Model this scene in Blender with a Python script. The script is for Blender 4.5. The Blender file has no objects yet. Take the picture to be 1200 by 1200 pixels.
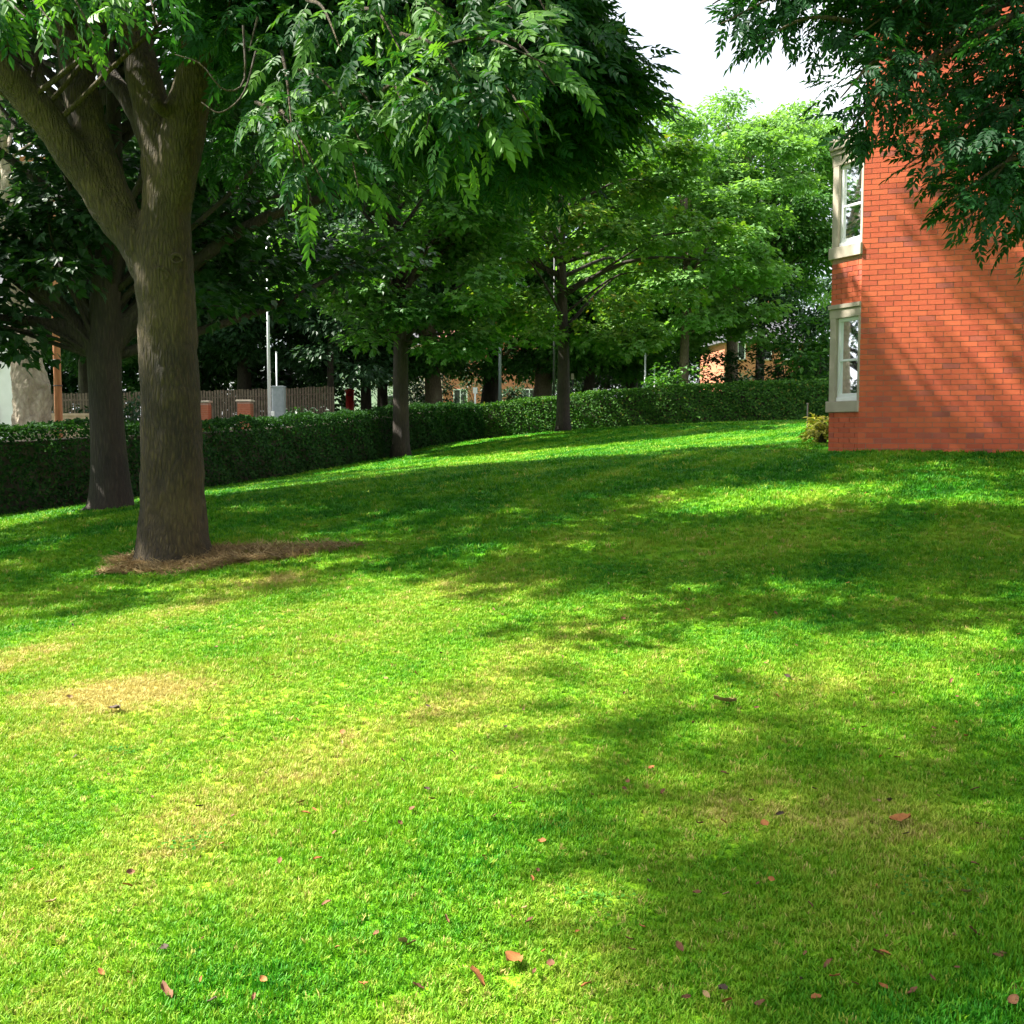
import bpy, math, random
import numpy as np
from mathutils import Vector, Matrix

# ------------------------------------------------------------------ camera, sky, sun, exposure
sc = bpy.context.scene
rng = np.random.default_rng(7)
random.seed(7)
F_PX, PITCH, EYE = 1290.0, math.radians(4.2), 1.6
cam_d = bpy.data.cameras.new('camera'); cam = bpy.data.objects.new('camera', cam_d)
sc.collection.objects.link(cam)
cam.location = (0, 0, EYE); cam.rotation_euler = (math.radians(90) - PITCH, 0, 0)
cam_d.sensor_width = 36; cam_d.lens = 36 * F_PX / 1200; cam_d.clip_end = 3000; cam_d.clip_start = 0.05
sc.camera = cam

SUN_EL = math.radians(50)
SUN_AZ = np.array([-0.998, 0.06]); SUN_AZ /= np.linalg.norm(SUN_AZ)       # towards the sun, in plan
SUN = np.array([SUN_AZ[0] * math.cos(SUN_EL), SUN_AZ[1] * math.cos(SUN_EL), math.sin(SUN_EL)])
w = bpy.data.worlds.new('World'); sc.world = w; w.use_nodes = True
nt = w.node_tree; nt.nodes.clear()
out = nt.nodes.new('ShaderNodeOutputWorld'); bg = nt.nodes.new('ShaderNodeBackground')
sky = nt.nodes.new('ShaderNodeTexSky'); sky.sky_type = 'NISHITA'; sky.sun_disc = False
sky.sun_elevation = SUN_EL; sky.sun_rotation = math.atan2(SUN_AZ[0], SUN_AZ[1])
sky.dust_density = 2.0; sky.air_density = 1.0; sky.ozone_density = 1.0
# thin bright cloud veil mixed into the sky
tc = nt.nodes.new('ShaderNodeTexCoord'); nz = nt.nodes.new('ShaderNodeTexNoise')
nz.inputs['Scale'].default_value = 2.2; nz.inputs['Detail'].default_value = 6
rp = nt.nodes.new('ShaderNodeValToRGB'); rp.color_ramp.elements[0].position = 0.30; rp.color_ramp.elements[1].position = 0.55
mx = nt.nodes.new('ShaderNodeMix'); mx.data_type = 'RGBA'
mx.inputs['B'].default_value = (8.2, 8.6, 9.2, 1)
nt.links.new(tc.outputs['Generated'], nz.inputs['Vector']); nt.links.new(nz.outputs['Fac'], rp.inputs['Fac'])
nt.links.new(rp.outputs['Color'], mx.inputs['Factor']); nt.links.new(sky.outputs[0], mx.inputs['A'])
nt.links.new(mx.outputs['Result'], bg.inputs['Color']); nt.links.new(bg.outputs[0], out.inputs[0])
bg.inputs['Strength'].default_value = 0.05
sd = bpy.data.lights.new('sun', 'SUN'); sd.energy = 5.0; sd.angle = math.radians(0.8); sd.color = (1.0, 0.95, 0.86)
so = bpy.data.objects.new('sun', sd); sc.collection.objects.link(so)
so.rotation_euler = Vector(SUN).to_track_quat('Z', 'Y').to_euler(); so.location = Vector(SUN) * 60
sc.view_settings.view_transform = 'Standard'; sc.view_settings.look = 'None'
sc.view_settings.exposure = 2.1; sc.view_settings.gamma = 1.0
sc.view_settings.use_curve_mapping = False
sc.cycles.max_bounces = 8; sc.cycles.transparent_max_bounces = 8
sc.cycles.diffuse_bounces = 4; sc.cycles.use_denoising = True
try: sc.cycles.denoiser = 'OPENIMAGEDENOISE'
except Exception: pass

# ------------------------------------------------------------------ helpers
C = sc.collection
def P(px, py, D):
    cx, cy = (px - 600) / F_PX, -(py - 600) / F_PX
    d = np.array([cx, math.cos(PITCH) + cy * math.sin(PITCH), -math.sin(PITCH) + cy * math.cos(PITCH)])
    return np.array([0, 0, EYE]) + d * (D / d[1])

def tag(o, label=None, cat=None, group=None, kind=None):
    for k, v in (('label', label), ('category', cat), ('group', group), ('kind', kind)):
        if v: o[k] = v
    return o
def empty(name, loc, label, cat, group=None, rz=0.0):
    o = bpy.data.objects.new(name, None); C.objects.link(o)
    o.location = loc; o.rotation_euler = (0, 0, rz); o.empty_display_size = .2
    return tag(o, label, cat, group)
def link(name, me, mat=None, parent=None, keep=True):
    o = bpy.data.objects.new(name, me); C.objects.link(o)
    if mat is not None:
        for m in (mat if isinstance(mat, (list, tuple)) else [mat]):
            me.materials.append(m)
    if parent is not None:
        o.parent = parent
        if keep:                                     # mesh was written in world coordinates
            o.matrix_parent_inverse = (Matrix.Translation(parent.location) @ parent.rotation_euler.to_matrix().to_4x4()).inverted()
    return o
def np_mesh(name, V, faces, k, smooth=False, attrs=None, mat_index=None):
    """V (n,3); faces (m,k) of one polygon size"""
    me = bpy.data.meshes.new(name)
    V = np.asarray(V, np.float32); Fc = np.asarray(faces, np.int32).reshape(-1, k)
    me.vertices.add(len(V)); me.vertices.foreach_set('co', V.ravel())
    me.loops.add(Fc.size); me.loops.foreach_set('vertex_index', Fc.ravel())
    me.polygons.add(len(Fc)); me.polygons.foreach_set('loop_start', np.arange(0, Fc.size, k, dtype=np.int32))
    me.polygons.foreach_set('loop_total', np.full(len(Fc), k, np.int32))
    me.polygons.foreach_set('use_smooth', np.full(len(Fc), smooth, bool))
    if mat_index is not None: me.polygons.foreach_set('material_index', np.asarray(mat_index, np.int32))
    for a, val in (attrs or {}).items():
        at = me.attributes.new(a, 'FLOAT', 'POINT'); at.data.foreach_set('value', np.asarray(val, np.float32))
    me.update(calc_edges=True)
    return me

BOXF = np.array([[0,3,2,1],[4,5,6,7],[0,1,5,4],[1,2,6,5],[2,3,7,6],[3,0,4,7]])
class MB:
    """collects boxes, prisms, tubes as quads/polygons"""
    def __init__(s): s.v = []; s.f = []; s.mi = []
    def add(s, V, Fs, mi=0):
        b = len(s.v); s.v += [tuple(map(float, p)) for p in V]
        for f in Fs: s.f.append(tuple(int(i) + b for i in f)); s.mi.append(mi)
        return s
    def box(s, c, size, ax=None, mi=0):
        """ax: 3 unit axes as rows (u,n,z)"""
        ax = np.eye(3) if ax is None else np.asarray(ax)
        h = np.asarray(size) / 2
        S = np.array([[-1,-1,-1],[1,-1,-1],[1,1,-1],[-1,1,-1],[-1,-1,1],[1,-1,1],[1,1,1],[-1,1,1]]) * h
        return s.add(np.asarray(c) + S @ ax, BOXF, mi)
    def prism(s, poly, z0, z1, mi=0):
        n = len(poly)
        V = [(x, y, z0) for x, y in poly] + [(x, y, z1) for x, y in poly]
        Fs = [tuple(range(n))[::-1], tuple(range(n, 2 * n))] + [(i, (i + 1) % n, (i + 1) % n + n, i + n) for i in range(n)]
        return s.add(V, Fs, mi)
    def tube(s, pts, rad, n=8, mi=0):
        V, Fq = tube(pts, rad, n, False); b = len(V)
        s.add(V, Fq, mi); L = len(s.v) - b
        s.f.append(tuple(L + i for i in range(n))[::-1]); s.mi.append(mi)
        s.f.append(tuple(L + b - n + i for i in range(n))); s.mi.append(mi)
        return s
    def build(s, name, mats, parent=None, smooth=False, bevel=0):
        me = bpy.data.meshes.new(name); me.from_pydata(s.v, [], s.f)
        me.polygons.foreach_set('material_index', s.mi)
        me.polygons.foreach_set('use_smooth', [smooth] * len(s.f)); me.update()
        o = link(name, me, mats, parent)
        if bevel:
            b = o.modifiers.new('bevel', 'BEVEL'); b.width = bevel; b.segments = 2; b.limit_method = 'ANGLE'
        return o

def tube(pts, rad, n=8, cap=True):
    pts = np.asarray(pts, float); rad = np.broadcast_to(np.asarray(rad, float), (len(pts),))
    T = np.gradient(pts, axis=0); T /= np.linalg.norm(T, axis=1)[:, None] + 1e-9
    a = np.array([1., 0, 0]) if abs(T[0][0]) < .8 else np.array([0, 1., 0])
    V = []; ang = np.linspace(0, 2 * np.pi, n, endpoint=False)
    for i in range(len(pts)):
        u = a - T[i] * (a @ T[i]); u /= np.linalg.norm(u); v = np.cross(T[i], u); a = u
        V.append(pts[i] + rad[i] * (np.cos(ang)[:, None] * u + np.sin(ang)[:, None] * v))
    V = np.concatenate(V); i = np.arange(len(pts) - 1)[:, None] * n; j = np.arange(n)[None]
    Fq = np.stack([i + j, i + (j + 1) % n, i + n + (j + 1) % n, i + n + j], -1).reshape(-1, 4)
    if cap and n % 2 == 0:
        q = np.array([[k, n - 1 - k, n - 2 - k, k + 1] for k in range(n // 2 - 1)]); Fq = np.concatenate([Fq, q, q[:, ::-1] + (len(pts) - 1) * n])
    return V, Fq
def spline(pts, m):
    """Catmull-Rom through pts (k,d), m samples"""
    pts = np.asarray(pts, float)
    if len(pts) == 2: return pts[0] + (pts[1] - pts[0]) * np.linspace(0, 1, m)[:, None]
    E = np.vstack([2 * pts[0] - pts[1], pts, 2 * pts[-1] - pts[-2]])
    t = np.linspace(0, len(pts) - 1 - 1e-6, m); i = t.astype(int); u = (t - i)[:, None]
    p0, p1, p2, p3 = E[i], E[i + 1], E[i + 2], E[i + 3]
    return .5 * (2 * p1 + (p2 - p0) * u + (2 * p0 - 5 * p1 + 4 * p2 - p3) * u ** 2 + (3 * p1 - p0 - 3 * p2 + p3) * u ** 3)

def frames(d, nrm):
    """rows of each matrix: x, y (= leaf direction), z (= leaf normal)"""
    y = d / (np.linalg.norm(d, axis=1)[:, None] + 1e-9)
    x = np.cross(y, nrm); x /= np.linalg.norm(x, axis=1)[:, None] + 1e-9
    z = np.cross(x, y)
    return np.stack([x, y, z], 1)
def stamp(tV, tF, pos, R, s):
    V = np.einsum('kj,nji->nki', tV, R) * np.asarray(s)[:, None, None] + pos[:, None, :]
    n, k = len(pos), len(tV)
    Fq = (tF[None] + (np.arange(n) * k)[:, None, None]).reshape(-1, tF.shape[1])
    return V.reshape(-1, 3), Fq
def vnoise(x, y, seed=0, f=1.0):
    r = np.random.default_rng(seed); o = 0
    for i in range(7):
        a = r.uniform(0, 6.28); k = f * r.uniform(.6, 1.9); o = o + np.sin(k * (x * np.cos(a) + y * np.sin(a)) + r.uniform(0, 6.28) + 1.3 * np.sin(k * .7 * (x * np.sin(a) - y * np.cos(a))))
    return o / 7 * 1.6

# ------------------------------------------------------------------ materials
def new_mat(name):
    m = bpy.data.materials.new(name); m.use_nodes = True; n = m.node_tree; n.nodes.clear()
    o = n.nodes.new('ShaderNodeOutputMaterial'); return m, n, o
def nd(n, t, **kw):
    x = n.nodes.new(t)
    for k, v in kw.items():
        if k.startswith('_'): setattr(x, k[1:], v)
        else: x.inputs[k.replace('0', ' ')].default_value = v
    return x
def ramp(n, fac, stops):
    r = n.nodes.new('ShaderNodeValToRGB'); e = r.color_ramp.elements
    while len(e) < len(stops): e.new(0.5)
    for i, (p, c) in enumerate(stops): e[i].position = p; e[i].color = (*c, 1)
    n.links.new(fac, r.inputs['Fac']); return r.outputs['Color']
def bumpn(n, h, strength=.5, dist=.02):
    b = n.nodes.new('ShaderNodeBump'); b.inputs['Strength'].default_value = strength; b.inputs['Distance'].default_value = dist
    n.links.new(h, b.inputs['Height']); return b.outputs['Normal']

def mat_plain(name, a, b=None, scale=8, rough=.7, bump=0, metal=0, dist=.01):
    m, n, o = new_mat(name); p = nd(n, 'ShaderNodeBsdfPrincipled', Roughness=rough, Metallic=metal)
    g = n.nodes.new('ShaderNodeNewGeometry')
    t = nd(n, 'ShaderNodeTexNoise', Scale=scale, Detail=6.0); n.links.new(g.outputs['Position'], t.inputs['Vector'])
    n.links.new(ramp(n, t.outputs['Fac'], [(.3, a), (.7, b or a)]), p.inputs['Base Color'])
    if bump: n.links.new(bumpn(n, t.outputs['Fac'], bump, dist), p.inputs['Normal'])
    n.links.new(p.outputs[0], o.inputs[0]); return m
def mat_leaf(name, stops, trans=.35, rough=.5, tint=(1.1, 1.2, .35), spec=.3):
    m, n, o = new_mat(name); a = n.nodes.new('ShaderNodeAttribute'); a.attribute_name = 'lv'
    col = ramp(n, a.outputs['Fac'], stops)
    p = nd(n, 'ShaderNodeBsdfPrincipled', Roughness=rough); n.links.new(col, p.inputs['Base Color'])
    p.inputs['Specular IOR Level'].default_value = spec
    t = n.nodes.new('ShaderNodeBsdfTranslucent')
    mul = n.nodes.new('ShaderNodeMix'); mul.data_type = 'RGBA'; mul.blend_type = 'MULTIPLY'; mul.inputs['Factor'].default_value = 1
    n.links.new(col, mul.inputs['A']); mul.inputs['B'].default_value = (*tint, 1); n.links.new(mul.outputs['Result'], t.inputs['Color'])
    mx = n.nodes.new('ShaderNodeMixShader'); mx.inputs[0].default_value = trans
    n.links.new(p.outputs[0], mx.inputs[1]); n.links.new(t.outputs[0], mx.inputs[2]); n.links.new(mx.outputs[0], o.inputs[0]); return m
def mat_bark(name, stops, sxy=14, sz=2.0, bump=.8, dist=.03):
    m, n, o = new_mat(name); p = nd(n, 'ShaderNodeBsdfPrincipled', Roughness=.9)
    g = n.nodes.new('ShaderNodeNewGeometry'); mp = n.nodes.new('ShaderNodeMapping'); mp.inputs['Scale'].default_value = (sxy, sxy, sz)
    n.links.new(g.outputs['Position'], mp.inputs['Vector'])
    t1 = nd(n, 'ShaderNodeTexNoise', Scale=1.0, Detail=8.0, Roughness=.65, Distortion=.6); n.links.new(mp.outputs[0], t1.inputs['Vector'])
    v = n.nodes.new('ShaderNodeTexVoronoi'); v.feature = 'DISTANCE_TO_EDGE'; v.inputs['Scale'].default_value = 1.6
    wv = n.nodes.new('ShaderNodeMix'); wv.data_type = 'VECTOR'; wv.inputs['Factor'].default_value = .35
    n.links.new(mp.outputs[0], wv.inputs['A']); n.links.new(t1.outputs['Color'], wv.inputs['B']); n.links.new(wv.outputs['Result'], v.inputs['Vector'])
    t2 = nd(n, 'ShaderNodeTexNoise', Scale=1.4, Detail=5.0); n.links.new(g.outputs['Position'], t2.inputs['Vector'])
    ma = nd(n, 'ShaderNodeMath', _operation='MULTIPLY_ADD'); n.links.new(v.outputs['Distance'], ma.inputs[0]); ma.inputs[1].default_value = .8; n.links.new(t1.outputs['Fac'], ma.inputs[2])
    mc = nd(n, 'ShaderNodeMath', _operation='MULTIPLY_ADD'); n.links.new(t2.outputs['Fac'], mc.inputs[0]); mc.inputs[1].default_value = .6
    ms = nd(n, 'ShaderNodeMath', _operation='MULTIPLY'); n.links.new(t1.outputs['Fac'], ms.inputs[0]); ms.inputs[1].default_value = .55
    vd = nd(n, 'ShaderNodeMath', _operation='MULTIPLY_ADD'); n.links.new(v.outputs['Distance'], vd.inputs[0]); vd.inputs[1].default_value = .45; n.links.new(ms.outputs[0], vd.inputs[2])
    vs = nd(n, 'ShaderNodeMath', _operation='SUBTRACT'); n.links.new(vd.outputs[0], vs.inputs[0]); vs.inputs[1].default_value = .07; n.links.new(vs.outputs[0], mc.inputs[2])
    n.links.new(ramp(n, mc.outputs[0], stops), p.inputs['Base Color'])
    n.links.new(bumpn(n, ma.outputs[0], bump, dist), p.inputs['Normal']); n.links.new(p.outputs[0], o.inputs[0]); return m

M = {}
M['ash_bark'] = mat_bark('ash_bark', [(.36, (.015, .010, .0045)), (.55, (.048, .033, .012)), (.74, (.092, .067, .021))], 30, 7, 1.0, .06)
M['dark_bark'] = mat_bark('dark_bark', [(.35, (.014, .010, .007)), (.6, (.034, .025, .017)), (.75, (.055, .042, .027))], 26, 4, 1, .04)
M['brown_bark'] = mat_bark('brown_bark', [(.35, (.06, .042, .03)), (.6, (.14, .10, .068)), (.75, (.20, .16, .11))], 20, 5, .8, .03)
M['pale_bark'] = mat_bark('pale_bark', [(.35, (.17, .13, .09)), (.6, (.30, .25, .18)), (.75, (.42, .36, .27))], 9, 5, 1, .06)
M['ash_leaf'] = mat_leaf('ash_leaf', [(0, (.010, .045, .014)), (.5, (.022, .088, .022)), (1, (.11, .24, .036))], .42, .5, spec=.2)  # brightest stop stands in for sun on the near sprays
M['syc_leaf'] = mat_leaf('sycamore_leaf', [(0, (.022, .080, .018)), (.55, (.058, .165, .026)), (1, (.12, .25, .036))], .42, .5)
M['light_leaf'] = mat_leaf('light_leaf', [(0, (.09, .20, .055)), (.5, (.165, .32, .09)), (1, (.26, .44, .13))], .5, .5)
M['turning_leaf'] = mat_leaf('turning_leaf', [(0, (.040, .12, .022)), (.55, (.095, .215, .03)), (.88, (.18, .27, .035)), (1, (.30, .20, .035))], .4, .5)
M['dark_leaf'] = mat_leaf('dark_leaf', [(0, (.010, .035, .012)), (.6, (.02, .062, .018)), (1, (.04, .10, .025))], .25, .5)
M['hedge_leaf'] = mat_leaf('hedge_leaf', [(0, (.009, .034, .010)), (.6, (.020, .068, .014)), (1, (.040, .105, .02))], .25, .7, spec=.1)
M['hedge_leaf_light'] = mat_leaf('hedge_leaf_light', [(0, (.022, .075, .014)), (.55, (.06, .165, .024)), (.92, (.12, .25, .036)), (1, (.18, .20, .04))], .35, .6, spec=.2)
M['clover'] = mat_leaf('clover_leaf', [(0, (.03, .13, .012)), (1, (.08, .22, .02))], .3, .7, spec=.1)
M['gold_leaf'] = mat_leaf('gold_leaf', [(0, (.10, .13, .02)), (.5, (.26, .27, .04)), (1, (.45, .42, .10))], .35, .5)
M['twig'] = mat_plain('twig', (.030, .022, .015), (.06, .045, .028), 20, .9)
M['mortar'] = mat_plain('mortar', (.36, .20, .15), (.46, .28, .22), 30, .95, .3, dist=.004)
def mat_brick(name, a, b):
    m, n, o = new_mat(name); p = nd(n, 'ShaderNodeBsdfPrincipled', Roughness=.82)
    g = n.nodes.new('ShaderNodeNewGeometry'); t = nd(n, 'ShaderNodeTexNoise', Scale=9.0, Detail=7.0, Roughness=.7); n.links.new(g.outputs['Position'], t.inputs['Vector'])
    t2 = nd(n, 'ShaderNodeTexNoise', Scale=90.0, Detail=4.0); n.links.new(g.outputs['Position'], t2.inputs['Vector'])
    n.links.new(ramp(n, t.outputs['Fac'], [(.3, a), (.7, b)]), p.inputs['Base Color'])
    n.links.new(bumpn(n, t2.outputs['Fac'], .6, .004), p.inputs['Normal']); n.links.new(p.outputs[0], o.inputs[0]); return m
BR = [mat_brick('brick_red', (.49, .084, .032), (.56, .106, .040)), mat_brick('brick_orange', (.54, .10, .036), (.61, .125, .045)),
      mat_brick('brick_deep', (.42, .07, .029), (.49, .087, .034)), mat_brick('brick_burnt', (.26, .07, .05), (.40, .085, .05)),
      mat_brick('brick_mauve', (.37, .078, .048), (.45, .098, .05))]
M['stone'] = mat_plain('stone', (.34, .29, .22), (.42, .365, .285), 6, .85, .2, dist=.004)
M['white_frame'] = mat_plain('white_frame', (.74, .74, .74), (.80, .80, .79), 5, .35)
M['curtain'] = mat_plain('curtain', (.085, .095, .09), (.14, .15, .145), 14, .9)
M['dark_room'] = mat_plain('dark_room', (.03, .035, .035), (.05, .05, .05), 3, .9)
M['lead'] = mat_plain('lead', (.13, .14, .15), (.19, .20, .21), 7, .5)
M['slate'] = mat_plain('slate', (.06, .06, .07), (.11, .11, .12), 9, .7, .4)
M['tile_roof'] = mat_plain('tile_roof', (.17, .07, .05), (.26, .11, .07), 9, .85, .4)
M['render_white'] = mat_plain('render_white', (.72, .72, .70), (.80, .80, .79), 3, .9, .1)
M['house_brick'] = mat_plain('house_brick', (.36, .13, .07), (.48, .19, .10), 16, .9, .3)
M['pier_brick'] = mat_plain('pier_brick', (.30, .09, .045), (.42, .14, .07), 18, .9, .4)
M['steel'] = mat_plain('steel', (.50, .52, .54), (.60, .62, .63), 10, .45, 0, .2)
M['grey_paint'] = mat_plain('grey_paint', (.20, .23, .25), (.27, .30, .32), 9, .6)
M['dark_iron'] = mat_plain('dark_iron', (.02, .022, .024), (.04, .04, .04), 9, .55)
M['wood_pole'] = mat_bark('wood_pole', [(.35, (.30, .12, .05)), (.55, (.45, .19, .085)), (.75, (.55, .26, .13))], 30, 2, .5, .01)
M['fence_wood'] = mat_plain('fence_wood', (.11, .08, .055), (.19, .145, .10), 7, .9, .3)
M['post_red'] = mat_plain('post_red', (.45, .02, .02), (.55, .03, .025), 6, .4)
M['sandstone'] = mat_plain('sandstone', (.42, .32, .20), (.55, .43, .29), 7, .9, .4)
M['asphalt'] = mat_plain('asphalt', (.045, .045, .047), (.065, .064, .063), 40, .95, .4)
M['paving'] = mat_plain('paving', (.26, .25, .24), (.34, .33, .31), 12, .9, .3)
M['kerb'] = mat_plain('kerb', (.30, .29, .28), (.38, .37, .36), 16, .9, .2)
M['road_paint'] = mat_plain('road_paint', (.70, .70, .68), (.8, .8, .78), 20, .8)
M['black_bag'] = mat_plain('soil', (.05, .035, .025), (.09, .065, .045), 30, .95, .6)
m, n, o = new_mat('glass'); gl = nd(n, 'ShaderNodeBsdfGlossy', Roughness=.02); gl.inputs['Color'].default_value = (.95, .97, 1, 1)
tr = n.nodes.new('ShaderNodeBsdfTransparent'); tr.inputs['Color'].default_value = (.82, .86, .85, 1); fr = nd(n, 'ShaderNodeFresnel', IOR=1.4)
mx = n.nodes.new('ShaderNodeMixShader'); n.links.new(fr.outputs[0], mx.inputs[0]); n.links.new(tr.outputs[0], mx.inputs[1]); n.links.new(gl.outputs[0], mx.inputs[2]); n.links.new(mx.outputs[0], o.inputs[0]); M['glass'] = m

def grass_color(n, inst):
    """shared colouring of lawn sheet and blades: 'dry' attribute plus fine noise"""
    a = n.nodes.new('ShaderNodeAttribute'); a.attribute_name = 'dry'
    if inst: a.attribute_type = 'INSTANCER'
    g = n.nodes.new('ShaderNodeNewGeometry')
    t = nd(n, 'ShaderNodeTexNoise', Scale=7.0, Detail=5.0, Roughness=.7); n.links.new(g.outputs['Position'], t.inputs['Vector'])
    ad = nd(n, 'ShaderNodeMath', _operation='MULTIPLY_ADD'); n.links.new(t.outputs['Fac'], ad.inputs[0]); ad.inputs[1].default_value = .55
    n.links.new(a.outputs['Fac'], ad.inputs[2]); x = ad.outputs[0]
    if inst:
        r = n.nodes.new('ShaderNodeObjectInfo'); b = nd(n, 'ShaderNodeMath', _operation='MULTIPLY_ADD')
        n.links.new(r.outputs['Random'], b.inputs[0]); b.inputs[1].default_value = .24; n.links.new(x, b.inputs[2])
        c2 = nd(n, 'ShaderNodeMath', _operation='SUBTRACT'); n.links.new(b.outputs[0], c2.inputs[0]); c2.inputs[1].default_value = .12; x = c2.outputs[0]
    return ramp(n, x, [(.10, (.010, .110, .004)), (.34, (.034, .205, .004)), (.60, (.140, .325, .008)), (.86, (.290, .375, .035)), (1.0, (.44, .38, .11))])
m, n, o = new_mat('lawn'); p = nd(n, 'ShaderNodeBsdfPrincipled', Roughness=.95); p.inputs['Specular IOR Level'].default_value = .1
n.links.new(grass_color(n, False), p.inputs['Base Color'])
g = n.nodes.new('ShaderNodeNewGeometry'); t = nd(n, 'ShaderNodeTexNoise', Scale=70.0, Detail=4.0); n.links.new(g.outputs['Position'], t.inputs['Vector'])
n.links.new(bumpn(n, t.outputs['Fac'], .8, .02), p.inputs['Normal']); n.links.new(p.outputs[0], o.inputs[0]); M['lawn'] = m
def mat_blade(name, inst_col=True, col=None):
    m, n, o = new_mat(name); p = nd(n, 'ShaderNodeBsdfPrincipled', Roughness=.6); p.inputs['Specular IOR Level'].default_value = .25
    t = n.nodes.new('ShaderNodeBsdfTranslucent'); c = grass_color(n, True) if col is None else ramp(n, n.nodes.new('ShaderNodeObjectInfo').outputs['Random'], col)
    n.links.new(c, p.inputs['Base Color']); n.links.new(c, t.inputs['Color'])
    mx = n.nodes.new('ShaderNodeMixShader'); mx.inputs[0].default_value = .3
    n.links.new(p.outputs[0], mx.inputs[1]); n.links.new(t.outputs[0], mx.inputs[2]); n.links.new(mx.outputs[0], o.inputs[0]); return m
M['blade'] = mat_blade('grass_blade')
M['straw'] = mat_blade('straw_blade', col=[(0, (.17, .11, .045)), (.5, (.32, .22, .095)), (1, (.48, .36, .17))])
M['park_grass'] = mat_plain('park_grass', (.05, .16, .02), (.11, .23, .03), 1.5, .95, .3)

# ------------------------------------------------------------------ terrain
ctrl = [(0, 0, 0), (-4, 1, -.12), (4, 1, .16), (0, -6, -.05), (7, -6, .3), (-8, -5, -.3)]
for px, py, D in ((200, 655, 10.7), (130, 595, 16), (0, 606, 18), (300, 567, 24.5), (470, 536, 33), (565, 517, 43), (660, 505, 38.5),
                  (760, 500, 40), (900, 494, 40.5), (1005, 529, 16), (1200, 532, 15.3), (0, 760, 7.4), (955, 512, 24)):
    ctrl.append(tuple(P(px, py, D)))
ctrl += [(-14, 20, 0.), (-16, 40, .5), (-11, 52, 1.0), (2, 60, 2.3), (14, 58, 2.5), (30, 55, 2.7), (18, 20, 1.6), (18, 5, 1.0), (-40, 60, .8), (-30, 10, -.6), (14, 44, 2.0)]
ctrl = np.array(ctrl)
def tps(r2): return np.where(r2 > 0, .5 * r2 * np.log(r2 + 1e-12), 0)
_n = len(ctrl); _K = tps(((ctrl[:, None, :2] - ctrl[None, :, :2]) ** 2).sum(-1)) + np.eye(_n) * 3.0
_A = np.block([[_K, np.c_[np.ones(_n), ctrl[:, :2]]], [np.c_[np.ones(_n), ctrl[:, :2]].T, np.zeros((3, 3))]])
_W = np.linalg.solve(_A, np.r_[ctrl[:, 2], 0, 0, 0])
def gz(x, y):
    x = np.asarray(x, float); y = np.asarray(y, float); sh = x.shape
    q = np.stack([x.ravel(), y.ravel()], -1)
    z = tps(((q[:, None] - ctrl[None, :, :2]) ** 2).sum(-1)) @ _W[:_n] + _W[_n] + q @ _W[_n + 1:]
    r = np.hypot(q[:, 0], q[:, 1] - 25); t = np.clip((r - 38) / 45, 0, 1); t = t * t * (3 - 2 * t)
    far = 1.4 + .6 * np.tanh(q[:, 0] / 40)
    return (np.clip(z, -1.5, 3.2) * (1 - t) + far * t).reshape(sh)
def on(x, y, dz=0): return np.array([x, y, float(gz(np.array([x]), np.array([y]))[0]) + dz])
def at(px, D, dz=0): return on((px - 600) / F_PX * D, D, dz)

ab = P(200, 655, 10.7); ab = on(ab[0], ab[1])             # foot of the near ash
def hedge_x(y): return -8.55 + (y - 18) * .272          # centre line of the hedge along the street
def dry_and_light(x, y):  # real dry patches, plus light and shade painted into the lawn
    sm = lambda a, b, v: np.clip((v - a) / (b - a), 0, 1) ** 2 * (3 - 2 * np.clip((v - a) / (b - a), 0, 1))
    d = .35 - .21 * sm(7.5, 12, y) - .10 * sm(.2, 2.5, x) * (1 - sm(8, 11, y)) + .10 * vnoise(x, y, 3, 1.1) + .13 * vnoise(x, y, 5, 3.1) + .06 * vnoise(x, y, 8, 8)  # base lowered over shade band and right foreground: shade put into colour
    w_ = (x * .87 - y * .5) * 2 * np.pi; st = .075 * np.sin(w_ / 1.7 + .5 * np.sin(w_ / 6)) + .02 * np.sign(np.sin(w_ / .55)) * np.clip((y - 10) / 10, 0, 1) + .03 * np.sin(w_ / .8 + 1)   # light streaks put into the colour, with finer mower stripes
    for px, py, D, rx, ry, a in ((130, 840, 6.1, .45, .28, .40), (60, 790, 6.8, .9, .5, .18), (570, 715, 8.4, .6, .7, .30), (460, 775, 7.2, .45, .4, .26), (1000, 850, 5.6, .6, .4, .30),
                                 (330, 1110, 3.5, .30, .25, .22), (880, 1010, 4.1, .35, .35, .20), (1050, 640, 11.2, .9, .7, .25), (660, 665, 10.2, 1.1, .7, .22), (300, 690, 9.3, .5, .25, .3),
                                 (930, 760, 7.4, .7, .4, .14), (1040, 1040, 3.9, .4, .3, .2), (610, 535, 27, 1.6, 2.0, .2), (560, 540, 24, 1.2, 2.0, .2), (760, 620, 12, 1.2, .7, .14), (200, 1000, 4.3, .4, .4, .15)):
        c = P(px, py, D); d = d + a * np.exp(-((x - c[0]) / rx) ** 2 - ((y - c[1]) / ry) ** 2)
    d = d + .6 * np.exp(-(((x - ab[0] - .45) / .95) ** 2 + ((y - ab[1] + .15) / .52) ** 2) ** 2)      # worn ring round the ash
    return np.clip(d + st, 0, 1)

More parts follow.
